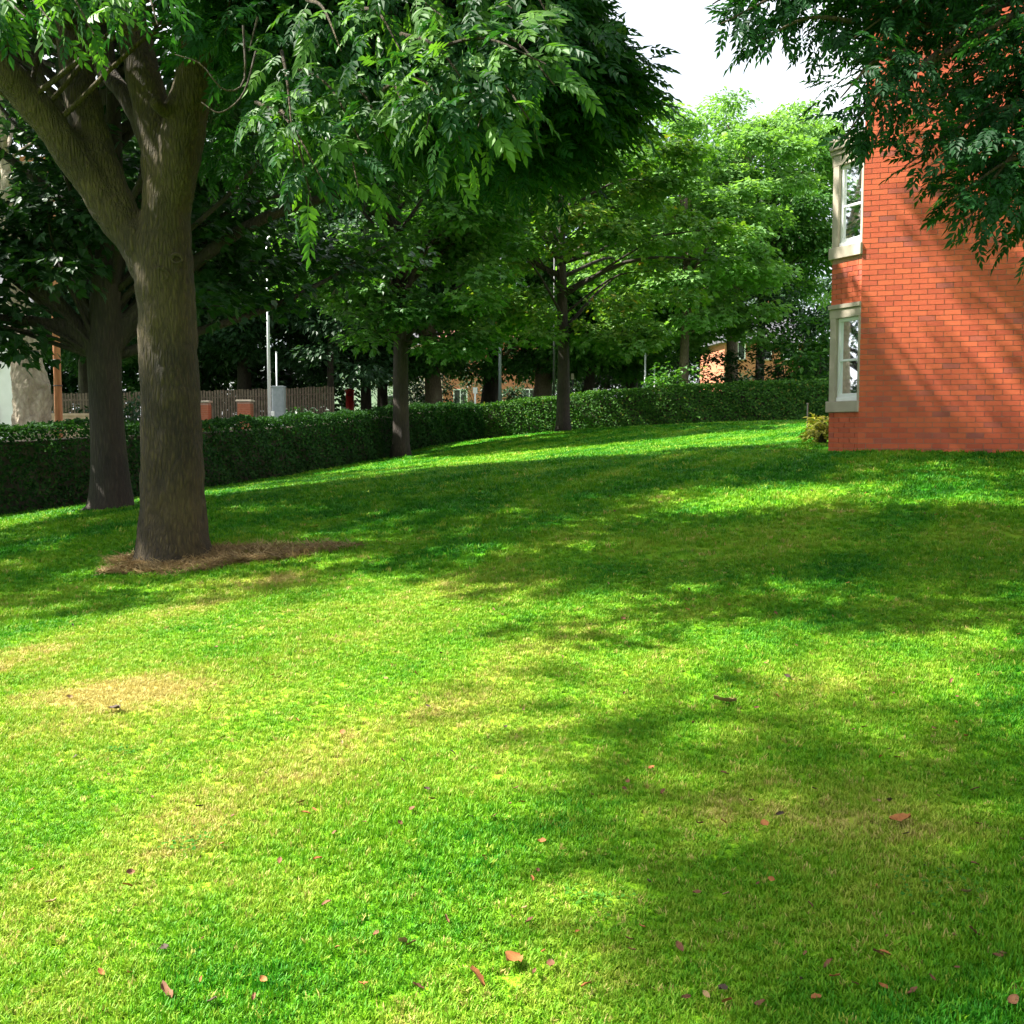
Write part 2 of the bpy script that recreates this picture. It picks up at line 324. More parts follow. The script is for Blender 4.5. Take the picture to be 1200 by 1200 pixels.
ys = np.concatenate([np.arange(-12, 2, .5), np.arange(2, 12, .11), np.arange(12, 44.6, .3)])
us = np.linspace(0, 1, 230)
Y, U = np.meshgrid(ys, us, indexing='ij'); xl = hedge_x(Y) - .2; xr = 16 + 0 * Y
X = xl + (xr - xl) * U; Z = gz(X, Y) + .012 * vnoise(X, Y, 11, 2.3)
nx, ny = len(us), len(ys)
i = (np.arange(ny - 1)[:, None] * nx + np.arange(nx - 1)[None]).ravel()
lawn = link('lawn', np_mesh('lawn', np.stack([X, Y, Z], -1).reshape(-1, 3), np.stack([i, i + 1, i + nx + 1, i + nx], -1), 4, True, {'dry': dry_and_light(X, Y).ravel()}), M['lawn'])
tag(lawn, 'mown green lawn with dry yellow patches sloping up to the hedge', None, None, 'structure')

R_ = np.concatenate([np.arange(0, 90, 1.5), 90 * 1.16 ** np.arange(0, 22)]); A_ = np.linspace(0, 2 * np.pi, 145)
RR, AA = np.meshgrid(R_, A_, indexing='ij'); X = RR * np.cos(AA); Y = 25 + RR * np.sin(AA)
inside = (X > hedge_x(Y) - .1) & (X < 15.8) & (Y > -11.7) & (Y < 44.4)
Z = gz(X, Y) - .06 - .25 * inside
nx, ny = len(A_), len(R_); i = (np.arange(ny - 1)[:, None] * nx + np.arange(nx - 1)[None]).ravel()
tag(link('ground', np_mesh('ground', np.stack([X, Y, Z], -1).reshape(-1, 3), np.stack([i, i + nx, i + nx + 1, i + 1], -1), 4, True), M['park_grass']), None, None, None, 'structure')

def strip(name, off0, off1, dz, mat, y0=-30, y1=75, thick=0, step=.8):
    """a ribbon parallel to the street hedge, off = metres to its left"""
    yy = np.arange(y0, y1, step); nrm = np.array([-1, .272]) / math.hypot(1, .272)
    a = np.stack([hedge_x(yy) + nrm[0] * off0, yy + nrm[1] * off0], -1); b = np.stack([hedge_x(yy) + nrm[0] * off1, yy + nrm[1] * off1], -1)
    za, zb = gz(a[:, 0], a[:, 1]) + dz, gz(b[:, 0], b[:, 1]) + dz; k = len(yy); j = np.arange(k - 1)
    V = np.concatenate([np.c_[a, za], np.c_[b, zb]]); Fq = np.stack([j, j + 1, j + k + 1, j + k], -1)
    if thick:
        V = np.concatenate([V, V - [0, 0, thick]]); Fq = np.concatenate([Fq, np.stack([j, j + 2 * k, j + 2 * k + 1, j + 1], -1), np.stack([j + k, j + k + 1, j + 3 * k + 1, j + 3 * k], -1)])
    return tag(link(name, np_mesh(name, V, Fq, 4), mat), None, None, None, 'structure')
strip('pavement', .8, 2.5, .08, M['paving'], thick=.2); strip('kerb', 2.5, 2.65, .085, M['kerb'], thick=.2)
strip('road', 2.65, 8.2, -.02, M['asphalt']); strip('kerb', 8.2, 8.35, .085, M['kerb'], thick=.2); strip('pavement', 8.35, 10.2, .08, M['paving'], thick=.2)

# ------------------------------------------------------------------ brick building
CN = P(1005, 529, 16.0); CN[2] = 0
WU = np.array([math.cos(math.radians(-20)), math.sin(math.radians(-20)), 0]); WN = np.array([WU[1], -WU[0], 0])
SB = np.array([math.cos(math.radians(70)), math.sin(math.radians(70)), 0])          # side wall runs away from us
KU = np.array([math.cos(math.radians(115)), math.sin(math.radians(115)), 0]); KN = np.array([-KU[1], KU[0], 0])   # canted bay face, outward normal
ZB = 0.95; WL = 8.0; WTOP = 9.3
bld = empty('brick_building', (CN[0], CN[1], 1.25), 'red brick building with a canted stone window bay at its corner', 'building')
T = 0.011                                           # bricks stand this far out of the mortar
def xy(p): return (p[0], p[1])
mb = MB(); p0 = CN - WN * T; p1 = p0 + WU * WL; p2 = p1 + SB * 9; p3 = p0 + SB * 9
mb.prism([xy(p0), xy(p1), xy(p2), xy(p3)], ZB, WTOP); mb.build('wall', M['mortar'], bld)
# roof over the block, above the frame
mb = MB(); e = .35; q0 = p0 + WN * e - WU * e; q1 = p1 + WN * e + WU * e; q2 = p2 - WN * e + WU * e; q3 = p3 - WN * e - WU * e
a1 = (q0 + q3) / 2 + WU * 3; a2 = (q1 + q2) / 2 - WU * 3
zr = WTOP + .15; top = WTOP + 3.2
mb.add([(*xy(q0), zr), (*xy(q1), zr), (*xy(q2), zr), (*xy(q3), zr), (*xy(a1), top), (*xy(a2), top), (*xy(q0), zr - .13), (*xy(q1), zr - .13), (*xy(q2), zr - .13), (*xy(q3), zr - .13)],
       [(0, 1, 5, 4), (1, 2, 5), (2, 3, 4, 5), (3, 0, 4), (0, 6, 7, 1), (1, 7, 8, 2), (2, 8, 9, 3), (3, 9, 6, 0), (9, 8, 7, 6)]); mb.build('roof', M['slate'], bld)
# bricks of the gable wall: stretcher bond, the nearest 300 single parts, the rest joined
BL, BH, MJ = .215, .0655, .0095
def brick_box(L):
    h = np.array([L, .05, BH]) / 2
    S = np.array([[-1,-1,-1],[1,-1,-1],[1,1,-1],[-1,1,-1],[-1,-1,1],[1,-1,1],[1,1,1],[-1,1,1]]) * h
    me = bpy.data.meshes.new('brick'); me.from_pydata([tuple(v) for v in S], [], [tuple(f) for f in BOXF]); me.materials.append(BR[0]); return me
_bm = {}
def pick_mat(): return int(rng.choice(5, p=[.46, .28, .16, .025, .075]))
def lay(u_axis, n_axis, org, ulen, z0, z1, sink=.0, single=None, count=[0], bag=None, start=0.0):
    rotz = math.atan2(u_axis[1], u_axis[0]); row = 0; z = z0
    AX = np.stack([u_axis, -n_axis, [0, 0, 1]])
    while z + BH <= z1 + .004:
        u = start - (BL + MJ) * (.5 if row % 2 else 0)
        while u < ulen:
            a, b = max(u, 0.0), min(u + BL, ulen)
            if b - a > .03:
                c = org + u_axis * ((a + b) / 2) + np.array([0, 0, z + BH / 2]) - n_axis * (.025 + rng.uniform(0, .0035) + sink); L = round(b - a, 4); mi = pick_mat()
                if single and single(a, z) and count[0] < 300:
                    me = _bm.setdefault(L, None) or brick_box(L); _bm[L] = me
                    o = bpy.data.objects.new('brick', me); C.objects.link(o); o.parent = bld
                    o.location = Vector(c) - bld.location; o.rotation_euler = (0, 0, rotz)
                    o.material_slots[0].link = 'OBJECT'; o.material_slots[0].material = BR[mi]; count[0] += 1
                else: bag.box(c, (L, .05, BH), AX, mi)
            u += BL + MJ
        z += BH + MJ; row += 1
bag = MB()
lay(WU, WN, CN, WL, 1.13, WTOP, single=lambda u, z: u < 2.45, bag=bag, start=0)
# side wall above the bay, seen from other positions
lay(SB, -WU, CN - WN * T, 9.0, 5.9, WTOP, bag=bag)
bag.build('brickwork', BR, bld)['kind'] = 'stuff'
# canted bay: core, brick panels, stone sills, jambs and lintels, two sash windows
BW = .637; DEP = .12
K0 = CN + KU * 0.0; K1 = CN + KU * BW
core = MB(); b0 = CN - KN * DEP + KU * .0 + SB * .05 + WU * .06; b1 = K1 - KN * DEP; b1 = b1 + (-KN) * .0
b2 = K1 + SB * 1.5 - KN * DEP * .6; b3 = CN + SB * 2.3 + WU * .06; b1s = K1 + SB * .06 + WU * .09
core.prism([xy(b0), xy(b3), xy(b2 + WU * .06), xy(b1s)][::-1], ZB, 5.8); core.build('bay_core', M['dark_room'], bld)
AXK = np.stack([KU, -KN, [0, 0, 1]])
def kbox(mbx, u0, u1, d0, d1, z0, z1, mi=0):        # d = depth behind the face (negative = proud)
    c = CN + KU * ((u0 + u1) / 2) - KN * ((d0 + d1) / 2) + np.array([0, 0, (z0 + z1) / 2]); mbx.box(c, (u1 - u0, d1 - d0, z1 - z0), AXK, mi)
AXS = np.stack([SB, WU, [0, 0, 1]])
LEV = [(ZB, 1.88), (3.46, 4.13)]
bagb = MB(); back = MB()
for z0, z1 in LEV:
    kbox(back, .004, BW - .004, .02, DEP + .02, z0, z1 - .003)
    back.box(K1 + SB * .75 + WU * (.07 + .012) + np.array([0, 0, (z0 + z1) / 2]), (1.5 - .01, .12, z1 - z0 - .004), AXS)
    lay(KU * -1, KN, K1 - KN * .008, BW, z0 + .01 if z0 > 2 else 1.13, z1 - .004, bag=bagb)
    lay(SB, -WU, K1 + WU * .008, 1.5, z0 + .01 if z0 > 2 else 1.13, z1 - .004, bag=bagb)
back.build('bay_mortar', M['mortar'], bld); bb = bagb.build('bay_brickwork', BR, bld); bb['kind'] = 'stuff'; bb['label'] = 'darker red brick panels below the bay windows'
for (zs0, zs1, zw1, zl1) in ((1.88, 2.04, 3.26, 3.46), (4.13, 4.30, 5.48, 5.70)):
    s = MB(); kbox(s, -.0, BW + .035, -.035, DEP, zs0, zs1); s.build('stone_sill', M['stone'], bld, bevel=.008)
    s = MB(); s.box(K1 + SB * .77 + WU * .045 + np.array([0, 0, (zs0 + zs1) / 2]), (1.5, .15, zs1 - zs0 - .004), AXS); s.build('stone_sill', M['stone'], bld, bevel=.008)
    s = MB(); kbox(s, .0, .045, -.004, DEP, zs1 + .002, zw1); s.build('stone_jamb', M['stone'], bld, bevel=.006)
    s = MB(); kbox(s, BW - .125, BW, -.004, DEP, zs1 + .002, zw1); s.build('stone_jamb', M['stone'], bld, bevel=.006)
    s = MB(); s.box(K1 + SB * .75 + WU * .055 + np.array([0, 0, (zs1 + zw1) / 2]), (1.42, .10, zw1 - zs1), AXS); s.build('stone_jamb', M['stone'], bld)
    s = MB(); kbox(s, .0, BW, -.004, DEP, zw1 + .002, zl1 - .065); s.build('stone_lintel', M['stone'], bld, bevel=.006)
    s = MB(); kbox(s, .0, BW + .03, -.03, DEP, zl1 - .062, zl1); s.build('stone_string', M['stone'], bld, bevel=.008)
    s = MB(); s.box(K1 + SB * .76 + WU * .05 + np.array([0, 0, (zw1 + zl1) / 2]), (1.5, .13, zl1 - zw1 - .004), AXS); s.build('stone_lintel', M['stone'], bld)
    u0, u1, d0, d1 = .047, BW - .127, .045, .10
    win = MB(); wz0, wz1 = zs1 + .004, zw1
    kbox(win, u0, u1, d0 - .02, d1, wz0, wz0 + .055)
    wo = win.build('window', M['white_frame'], bld, bevel=.004)
    fr = MB(); fw = .05; zm = (wz0 + wz1) / 2 - .01
    kbox(fr, u0, u0 + fw, d0, d1, wz0 + .056, wz1); kbox(fr, u1 - fw, u1, d0, d1, wz0 + .056, wz1)
    kbox(fr, u0 + fw, u1 - fw, d0 + .002, d1, wz1 - fw, wz1 - .001); kbox(fr, u0 + fw, u1 - fw, d0 + .002, d1, wz0 + .056, wz0 + .11)
    kbox(fr, u0 + fw, u1 - fw, d0 + .004, d1, zm - .016, zm + .016)
    fo = fr.build('frame', M['white_frame'], wo, bevel=.004)
    for za, zb in ((wz0 + .11, zm - .016), (zm + .016, wz1 - fw)):
        pn = MB(); kbox(pn, u0 + fw - .002, u1 - fw + .002, .074, .080, za, zb); pn.build('pane', M['glass'], wo)
    # gathered curtain behind the glass
    k = 60; uu = np.linspace(u0 + .01, u1 - .01, k); dd = .108 + .010 * np.sin(uu * 95) + .004 * np.sin(uu * 260)
    pts = CN + uu[:, None] * KU - dd[:, None] * KN; V = np.concatenate([pts + [0, 0, wz0 + .03], pts + [0, 0, wz1 - .02]]); j = np.arange(k - 1)
    cu = link('curtain', np_mesh('curtain', V, np.stack([j, j + 1, j + k + 1, j + k], -1), 4, True), M['curtain'], wo, keep=False)
    cu.matrix_parent_inverse = (Matrix.Translation(bld.location)).inverted()
    for ch in list(wo.children): ch.matrix_parent_inverse = Matrix.Identity(4); ch.matrix_basis = Matrix.Identity(4)
cap = MB(); c0 = CN + KN * .05; c1 = K1 + KN * .06; 
cap.prism([xy(CN + KN * .05), xy(K1 + KN * .06 - WU * .02), xy(K1 + SB * 1.5 - WU * .06), xy(CN + SB * 2.35)][::-1], 5.705, 5.86); cap.build('bay_cornice', M['stone'], bld, bevel=.01)
cap = MB(); cap.prism([xy(CN + KN * .02), xy(K1 + KN * .03), xy(K1 + SB * 1.5 - WU * .03), xy(CN + SB * 2.3)][::-1], 5.862, 5.90); cap.build('bay_roof', M['lead'], bld)

# ------------------------------------------------------------------ leaves and trees
LQ = np.array([[0, 0, 0], [.30, .45, .10], [0, 1, -.06], [-.30, .45, .10]]); LF = np.array([[0, 1, 2, 3]])
def leaf_simple(wd=.5, fold=.09): return np.array([[0, 0, 0], [wd / 2, .42, fold], [0, 1, -.08], [-wd / 2, .42, fold]]), np.array([[0, 1, 2, 3]])
def leaf_maple():
    V = np.array([[0, .0, 0], [.46, .12, .05], [.52, .48, .02], [.22, .56, .05], [0, 1.0, -.08], [-.22, .56, .05], [-.52, .48, .02], [-.46, .12, .05]])
    return V, np.array([[0, 1, 2, 3], [0, 3, 4, 5], [0, 5, 6, 7]])
def leaf_ash(pairs=4, seed=0, fine=False):
    r = np.random.default_rng(seed); V = []; Fq = []
    def leaflet(o, ang, L, dz):
        c, s = math.cos(ang), math.sin(ang); wd = L * .45; b = len(V)
        if fine: pts = [(0, 0, 0), (wd * .42, .25 * L, .05 * L), (wd * .5, .55 * L, .03 * L), (0, L, -.14 * L), (-wd * .5, .55 * L, .03 * L), (-wd * .42, .25 * L, .05 * L)]; fs = [(0, 1, 2, 3), (0, 3, 4, 5)]
        else: pts = [(0, 0, 0), (wd * .5, .45 * L, .06 * L), (0, L, -.14 * L), (-wd * .5, .45 * L, .06 * L)]; fs = [(0, 1, 2, 3)]
        for x, y, z in pts: V.append((o[0] + c * x + s * y, o[1] - s * x + c * y, o[2] + z - dz * y))
        for f in fs: Fq.append([b + i for i in f])
    for k in range(pairs):
        t = .28 + .62 * k / pairs; z = -.30 * t * t
        for sgn in (-1, 1): leaflet((0, t, z), sgn * (1.0 - .10 * k + r.uniform(-.15, .15)), .34 * r.uniform(.85, 1.1), r.uniform(.05, .5))
    leaflet((0, .9, -.24), r.uniform(-.2, .2), .36, .3)
    if not fine: return np.array(V), np.array(Fq)
    b = len(V); wv = .012
    for t in (0, .45, .92): V.extend([(-wv, t, -.30 * t * t), (wv, t, -.30 * t * t)])
    Fq.extend([[b, b + 1, b + 3, b + 2], [b + 2, b + 3, b + 5, b + 4]])
    return np.array(V), np.array(Fq)

def jit(n, s): return rng.normal(0, s, (n, 3))
def unit(v): return v / (np.linalg.norm(v, axis=1)[:, None] + 1e-9)
def clumps(center, radii, n, lo=-.75, shell=.5, lump=.22, seed=1):
    """clump centres through a crown: mostly near its uneven surface"""
    r = np.random.default_rng(seed); d = unit(r.normal(size=(n * 3, 3))); d = d[d[:, 2] > lo][:n]
    a = np.arctan2(d[:, 1], d[:, 0]); wob = 1 + lump * np.sin(a * 3 + seed) * np.cos(d[:, 2] * 4 + seed * 2) + lump * .6 * np.sin(a * 5 + seed * 3 + d[:, 2] * 5)
    rad = (shell + (1 - shell) * r.random(len(d)) ** .6) * wob
    return np.asarray(center) + d * rad[:, None] * np.asarray(radii), d
def leaves_at(cen, out, per, size, flat=.5, droop=.5, seed=2, top=.35):
    """leaf positions / directions / normals around each clump centre"""
    r = np.random.default_rng(seed); n = len(cen) * per; ci = np.repeat(np.arange(len(cen)), per)
    v = unit(r.normal(size=(n, 3))); v[:, 2] = np.where(r.random(n) < top, np.abs(v[:, 2]), v[:, 2])
    rad = r.random(n) ** .45; sz = np.broadcast_to(size, (len(cen),))[ci] * r.uniform(.85, 1.15, n)
    pos = cen[ci] + v * (rad * sz)[:, None] * np.array([1, 1, flat])
    d = v * np.array([1, 1, .25]) + .5 * out[ci] * np.array([1, 1, 0]) + r.normal(0, .35, (n, 3)); d = unit(d); d[:, 2] -= droop * r.uniform(.4, 1.4, n)
    nm = np.array([0, 0, 1.]) + .45 * v + .25 * out[ci] + r.normal(0, .35, (n, 3))
    return pos, d, nm, ci
def crown_mesh(name, tmpl, pos, d, nm, ci, sc_, seed=3, spread=.30):
    r = np.random.default_rng(seed); n = len(pos); tV, tF = tmpl
    V, Fq = stamp(tV, tF, pos, frames(d, nm), sc_ * r.uniform(.7, 1.2, n))
    base = r.uniform(.25, .65, ci.max() + 1)
    lv = np.clip(base[ci] + r.normal(0, spread * .5, n), 0, 1)
    return np_mesh(name, V, Fq, tF.shape[1], False, {'lv': np.repeat(lv, len(tV))})
def trunk_pts(base, lean, h, m=14, wob=.10, seed=0):
    r = np.random.default_rng(seed); t = np.linspace(0, 1, m)
    return np.asarray(base) + np.c_[lean[0] * t + wob * np.sin(t * 5 + r.uniform(0, 6)) * t, lean[1] * t + wob * np.sin(t * 4 + r.uniform(0, 6)) * t, h * t - .25 * (1 - t) ** 8]
def flare(r0, m, h, taper=.75, fl=.55):
    t = np.linspace(0, 1, m); return r0 * (1 - taper * t ** 1.1) * (1 + fl * np.exp(-t * h / .28))
def limbs(mbx, tp, tr, targets, r0=.09, n=6, start=(.35, .95), sag=.3, seed=0, rmin=.012):
    r = np.random.default_rng(seed); m = len(tp)
    for c in targets:
        # leave the trunk below the target
        zz = np.clip((c[2] - tp[0][2]) / (tp[-1][2] - tp[0][2] + 1e-6) - .18 * r.uniform(.4, 1.5), start[0], start[1]); k = zz * (m - 1); i0 = int(k)
        s = tp[i0] + (tp[min(i0 + 1, m - 1)] - tp[i0]) * (k - i0); v = c - s
        mid = s + v * .5 + np.array([0, 0, sag * np.linalg.norm(v) * .35]) + r.normal(0, .06 * np.linalg.norm(v), 3)
        rr = min(r0 * r.uniform(.6, 1.1) * (.4 + .12 * np.linalg.norm(v)), tr[i0] * .7)
        V, Fq = tube(spline([s, mid, c], 8), np.linspace(rr, rmin, 8), n); mbx.append((V, Fq))
def join_tubes(name, lst):
    V = []; Fq = []; b = 0
    for v, f in lst: V.append(v); Fq.append(f + b); b += len(v)
    return np_mesh(name, np.concatenate(V), np.concatenate(Fq), 4, True)

def make_tree(name, label, base, h, r0, cc, radii, nclump, per, csize, tmpl, lsize, leaf, bark, lean=(0, 0), seed=1, flat=.5, droop=.5, lo=-.75, group=None, shell=.45, nlimb=30, extra=None, taper=.8, cat='tree'):
    root = empty(name, tuple(base), label, cat, group)
    tp = trunk_pts(base, lean, h, 18, .12, seed); tr = flare(r0, 18, h, taper)
    V, Fq = tube(tp, tr, 16)
    a = np.arctan2(V[:, 1] - np.repeat(tp[:, 1], 16), V[:, 0] - np.repeat(tp[:, 0], 16)); bulge = 1 + .07 * np.sin(a * 3 + seed) + .05 * np.sin(a * 5 + V[:, 2] * 2 + seed)
    ctr = np.repeat(tp, 16, 0); V = ctr + (V - ctr) * bulge[:, None]
    link('trunk', np_mesh('trunk', V, Fq, 4, True), bark, root)
    cen, od = clumps(cc, radii, nclump, lo, shell, seed=seed)
    if extra is not None: cen = np.vstack([cen, extra]); od = np.vstack([od, unit(extra - np.asarray(cc))])
    L = []; sel = np.random.default_rng(seed).permutation(len(cen))[:nlimb]; limbs(L, tp, tr, cen[sel], r0 * .45, seed=seed)
    link('branches', join_tubes('branches', L), bark, root)
    pos, d, nm, ci = leaves_at(cen, od, per, csize, flat, droop, seed + 5)
    cr = link('crown', crown_mesh('crown', tmpl, pos, d, nm, ci, lsize, seed + 9), leaf, root); cr['kind'] = 'stuff'
    return root
MAPLE = leaf_maple(); SIMPLE = leaf_simple(.55); ASH = [leaf_ash(4, s) for s in range(3)]; ASHF = [leaf_ash(4, s, True) for s in range(6)]

def upsun(x, y, h):                                 # point at height h above ground whose shadow falls at (x,y)
    return np.array([x, y, float(gz(np.array([x]), np.array([y]))[0])]) + SUN * (h / SUN[2])
def casts(c):                                       # where the shadow of points c falls on the lawn
    k = (c[:, 2] - .6) / SUN[2]; return c[:, 0] - SUN[0] * k, c[:, 1] - SUN[1] * k
LIT = ((-3.6, 4.0, 3.6, 3.0), (-.9, 7.2, 2.0, 1.9), (.4, 9.3, 1.7, 1.5), (1.8, 11.1, 2.2, 1.25), (4.2, 11.8, 1.8, 1.2), (8.8, 15.8, 1.7, .38), (3.5, 25, 6, 5.5), (7, 34, 6, 5))
def sunny(c):
    x, y = casts(c); k = np.zeros(len(c), bool)
    for a, b, rx, ry in LIT: k |= ((x - a) / rx) ** 2 + ((y - b) / ry) ** 2 < 1
    return k
def proj(c):
    v = c - np.array([0, 0, EYE]); f = v[:, 1] * math.cos(PITCH) - v[:, 2] * math.sin(PITCH); u = v[:, 1] * math.sin(PITCH) + v[:, 2] * math.cos(PITCH)
    f = np.where(f < .3, .3, f); return 600 + F_PX * v[:, 0] / f, 600 - F_PX * u / f
RAYS = [P(*q) for q in ((380, 160, 7.6), (430, 150, 7.6), (500, 115, 7.1), (560, 95, 7.0), (610, 90, 7.0), (345, 185, 7.6), (560, 140, 7.0))]
def blocks(c, rad=1.15):
    k = np.zeros(len(c), bool)
    for q in RAYS:
        v = c - q; t = v @ SUN; k |= (np.linalg.norm(v - t[:, None] * SUN, axis=1) < rad) & (t > .5)
    return k
def zone(lst):
    return np.array([upsun(rng.uniform(x0, x1), rng.uniform(y0, y1), rng.uniform(h0, h1)) for x0, x1, y0, y1, h0, h1, n in lst for _ in range(n)])
# --- the near ash with forked limbs, left
ab = P(200, 655, 10.7); ab = on(ab[0], ab[1])
ash = empty('ash_tree', tuple(ab), 'large ash tree on the lawn with thick olive trunk forking into several limbs', 'tree')
def limbP(lst, m=22):
    A = spline([(*P(px, py, D), r) for px, py, D, r in lst], m); return A[:, :3], A[:, 3]
tubes_ = []
def addl(lst, m=22, n=18):
    p_, r_ = limbP(lst, m); tubes_.append(tube(p_, r_, n)); return p_, r_
PX = 1 / F_PX
addl([(204, 668, 10.7, .47), (204, 650, 10.7, .385), (203, 615, 10.7, .325), (202, 560, 10.7, .300), (200, 470, 10.7, .283), (196, 380, 10.7, .272), (192, 310, 10.7, .275), (194, 255, 10.7, .235), (196, 215, 10.7, .215)], 34, 28)
l1 = addl([(188, 330, 10.7, .20), (158, 282, 10.7, .195), (118, 230, 10.65, .168), (68, 158, 10.5, .158), (18, 98, 10.3, .148), (-60, 15, 10.0, .13), (-200, -90, 9.6, .11)])
l2 = addl([(150, 265, 10.7, .15), (118, 195, 10.75, .18), (97, 120, 10.8, .165), (86, 50, 10.9, .15), (70, -60, 11, .12), (50, -190, 11, .07)])
l3 = addl([(197, 250, 10.7, .20), (186, 170, 10.75, .185), (166, 80, 10.9, .165), (150, 10, 11.0, .15), (140, -100, 11.1, .11), (150, -230, 11.1, .06)])
l4 = addl([(197, 255, 10.7, .19), (213, 165, 10.6, .20), (228, 85, 10.5, .165), (238, 0, 10.4, .145), (262, -110, 10.2, .11), (320, -260, 9.8, .06)])
l5 = addl([(190, 200, 10.8, .10), (158, 130, 11.1, .10), (115, 70, 11.5, .09), (80, 10, 11.9, .08), (40, -80, 12.3, .05)], 16, 12)
l6 = addl([(228, 90, 10.5, .10), (196, 130, 10.4, .075), (180, 118, 10.2, .05)], 10, 10)
trk = link('trunk', join_tubes('trunk', tubes_), M['ash_bark'], ash)
rm = trk.modifiers.new('remesh', 'REMESH'); rm.mode = 'VOXEL'; rm.voxel_size = .028; rm.use_smooth_shade = True
smo = trk.modifiers.new('smooth', 'SMOOTH'); smo.factor = .5; smo.iterations = 7
tx = bpy.data.textures.new('bark_lumps', 'CLOUDS'); tx.noise_scale = .22
dp = trk.modifiers.new('lumps', 'DISPLACE'); dp.texture = tx; dp.strength = .05; dp.texture_coords = 'GLOBAL'
# pruning scars on the trunk
for px, py, D, r in ((188, 322, 10.44, .075), (207, 303, 10.45, .05)):
    s = MB(); c = P(px, py, D); th = np.linspace(0, 2 * np.pi, 20)
    s.tube(np.stack([c[0] + r * np.cos(th), c[1] + .01 * np.cos(th * 2), c[2] + r * .8 * np.sin(th)], -1), .014 + .006 * np.sin(th), 7); s.build('branch_scar', M['ash_bark'], ash, smooth=True)

spray_tubes = []; near_leaves = []; mass = []
def spray(a, b, n, D0, D1, lsize, dest, rad=.22, droop=.55, twig=True, seed=None, bendup=.10, face=(-.35, -.75, 0)):
    """leafy twig from screen point a to b (px,py) between depths"""
    n *= 3; r = rng; A = P(*a, D0); B = P(*b, D1); mid = (A + B) / 2 + np.array([0, 0, bendup * np.linalg.norm(B - A)]); cur = spline([A, mid, B], 14)
    if twig: spray_tubes.append(tube(cur, np.linspace(.016, .004, 14), 5))
    t = r.uniform(.1, 1, n) ** .8; q = cur[(t * 13).astype(int)] + r.normal(0, .03, (n, 3))
    ax = unit((B - A)[None])[0]; side = r.normal(0, 1, (n, 3)); side -= (side @ ax)[:, None] * ax
    d = unit(side) * .9 + ax * r.uniform(.1, .9, n)[:, None]; d[:, 2] -= droop * r.uniform(.3, 1.3, n); d = unit(d)
    nm = np.array([0, 0, 1.]) + r.normal(0, .35, (n, 3)) + np.array(face); q = q + unit(side) * (r.random(n) * rad)[:, None]
    dest.append((q, d, nm, np.full(n, lsize)))
# bright near sprays, hanging towards the camera
for a, b, n in (((330, 60), (345, 190), 9), ((300, 120), (380, 215), 12), ((350, 80), (430, 180), 14), ((400, 100), (455, 165), 9), ((330, 130), (365, 235), 9), ((390, 130), (420, 220), 10)):
    spray(a, b, n, 8.2, 7.3, .235, near_leaves)
for a, b, n in (((470, 40), (560, 120), 14), ((500, 60), (640, 75), 16), ((520, 100), (500, 150), 12), ((540, 70), (620, 140), 14), ((560, 40), (650, 100), 12), ((480, 90), (540, 165), 12), ((600, 60), (560, 150), 10), ((450, 105), (475, 130), 5)):
    spray(a, b, n, 7.6, 6.8, .235, near_leaves)
for a, b, n in (((400, -20), (520, 20), 12), ((500, -30), (600, 10), 12), ((580, -40), (650, 30), 10), ((420, 10), (470, 60), 9), ((360, 0), (400, 60), 8)):
    spray(a, b, n, 8.2, 7.4, .235, near_leaves)
for a, b, n in (((-30, -30), (60, 25), 10), ((40, -40), (110, 40), 9), ((150, -50), (185, 30), 8), ((-40, 0), (30, 20), 6)):
    spray(a, b, n, 7.6, 6.9, .235, near_leaves)
sel = 0; n_near = sum(len(q[0]) for q in near_leaves); rest = []
for q, d, nm, s in near_leaves:
    Rm = frames(d, nm)
    for k in range(len(q)):
        if sel >= 300 or rng.random() > 320 / n_near: rest.append((q[k], d[k], nm[k], s[k])); continue
        key = sel % 6
        if key not in _bm.setdefault('ash', {}):
            tv, tf = ASHF[key]; me_ = np_mesh('leaf', tv, tf, 4, False, {'lv': np.full(len(tv), [.6, .75, .85, .95, 1.0, .8][key])}); me_.materials.append(M['ash_leaf']); _bm['ash'][key] = me_  # raised lv paints sunlight into the near leaves
        o = bpy.data.objects.new('leaf', _bm['ash'][key]); C.objects.link(o); o.parent = ash
        Mx = Matrix([list(c) for c in Rm[k].T]).to_4x4() @ Matrix.Scale(float(s[k] * rng.uniform(.8, 1.15)), 4); Mx.translation = Vector(q[k]) - ash.location; o.matrix_basis = Mx; sel += 1
# rest of the crown: dense clumps, many added unseen up-sun to cast shade
def pxclump(boxes):
    cs = []; 
    for x0, x1, y0, y1, d0, d1, n in boxes:
        for _ in range(n): cs.append(P(rng.uniform(x0, x1), rng.uniform(y0, y1), rng.uniform(d0, d1)))
    return np.array(cs)
cen_px = pxclump([(250, 420, -60, 60, 8.5, 11, 16), (420, 640, -80, 50, 8.2, 11, 20), (580, 640, -90, 40, 8.2, 10.5, 20), (610, 672, 40, 165, 8.4, 10.2, 24), (540, 630, 130, 195, 8.6, 10.5, 12), (672, 705, 85, 140, 8.5, 9.5, 5),
                  (430, 600, 60, 210, 8.6, 11, 14), (300, 420, 20, 110, 9, 11.5, 10), (-60, 110, -90, -25, 8.0, 9.8, 8), (110, 260, -120, -45, 8.4, 9.8, 8), (240, 330, 20, 200, 11.5, 13, 8)])
up, ud = clumps(ab + np.array([.0, 1.2, 9.4]), (5.4, 5.2, 3.4), 130, -.6, .45, seed=4)
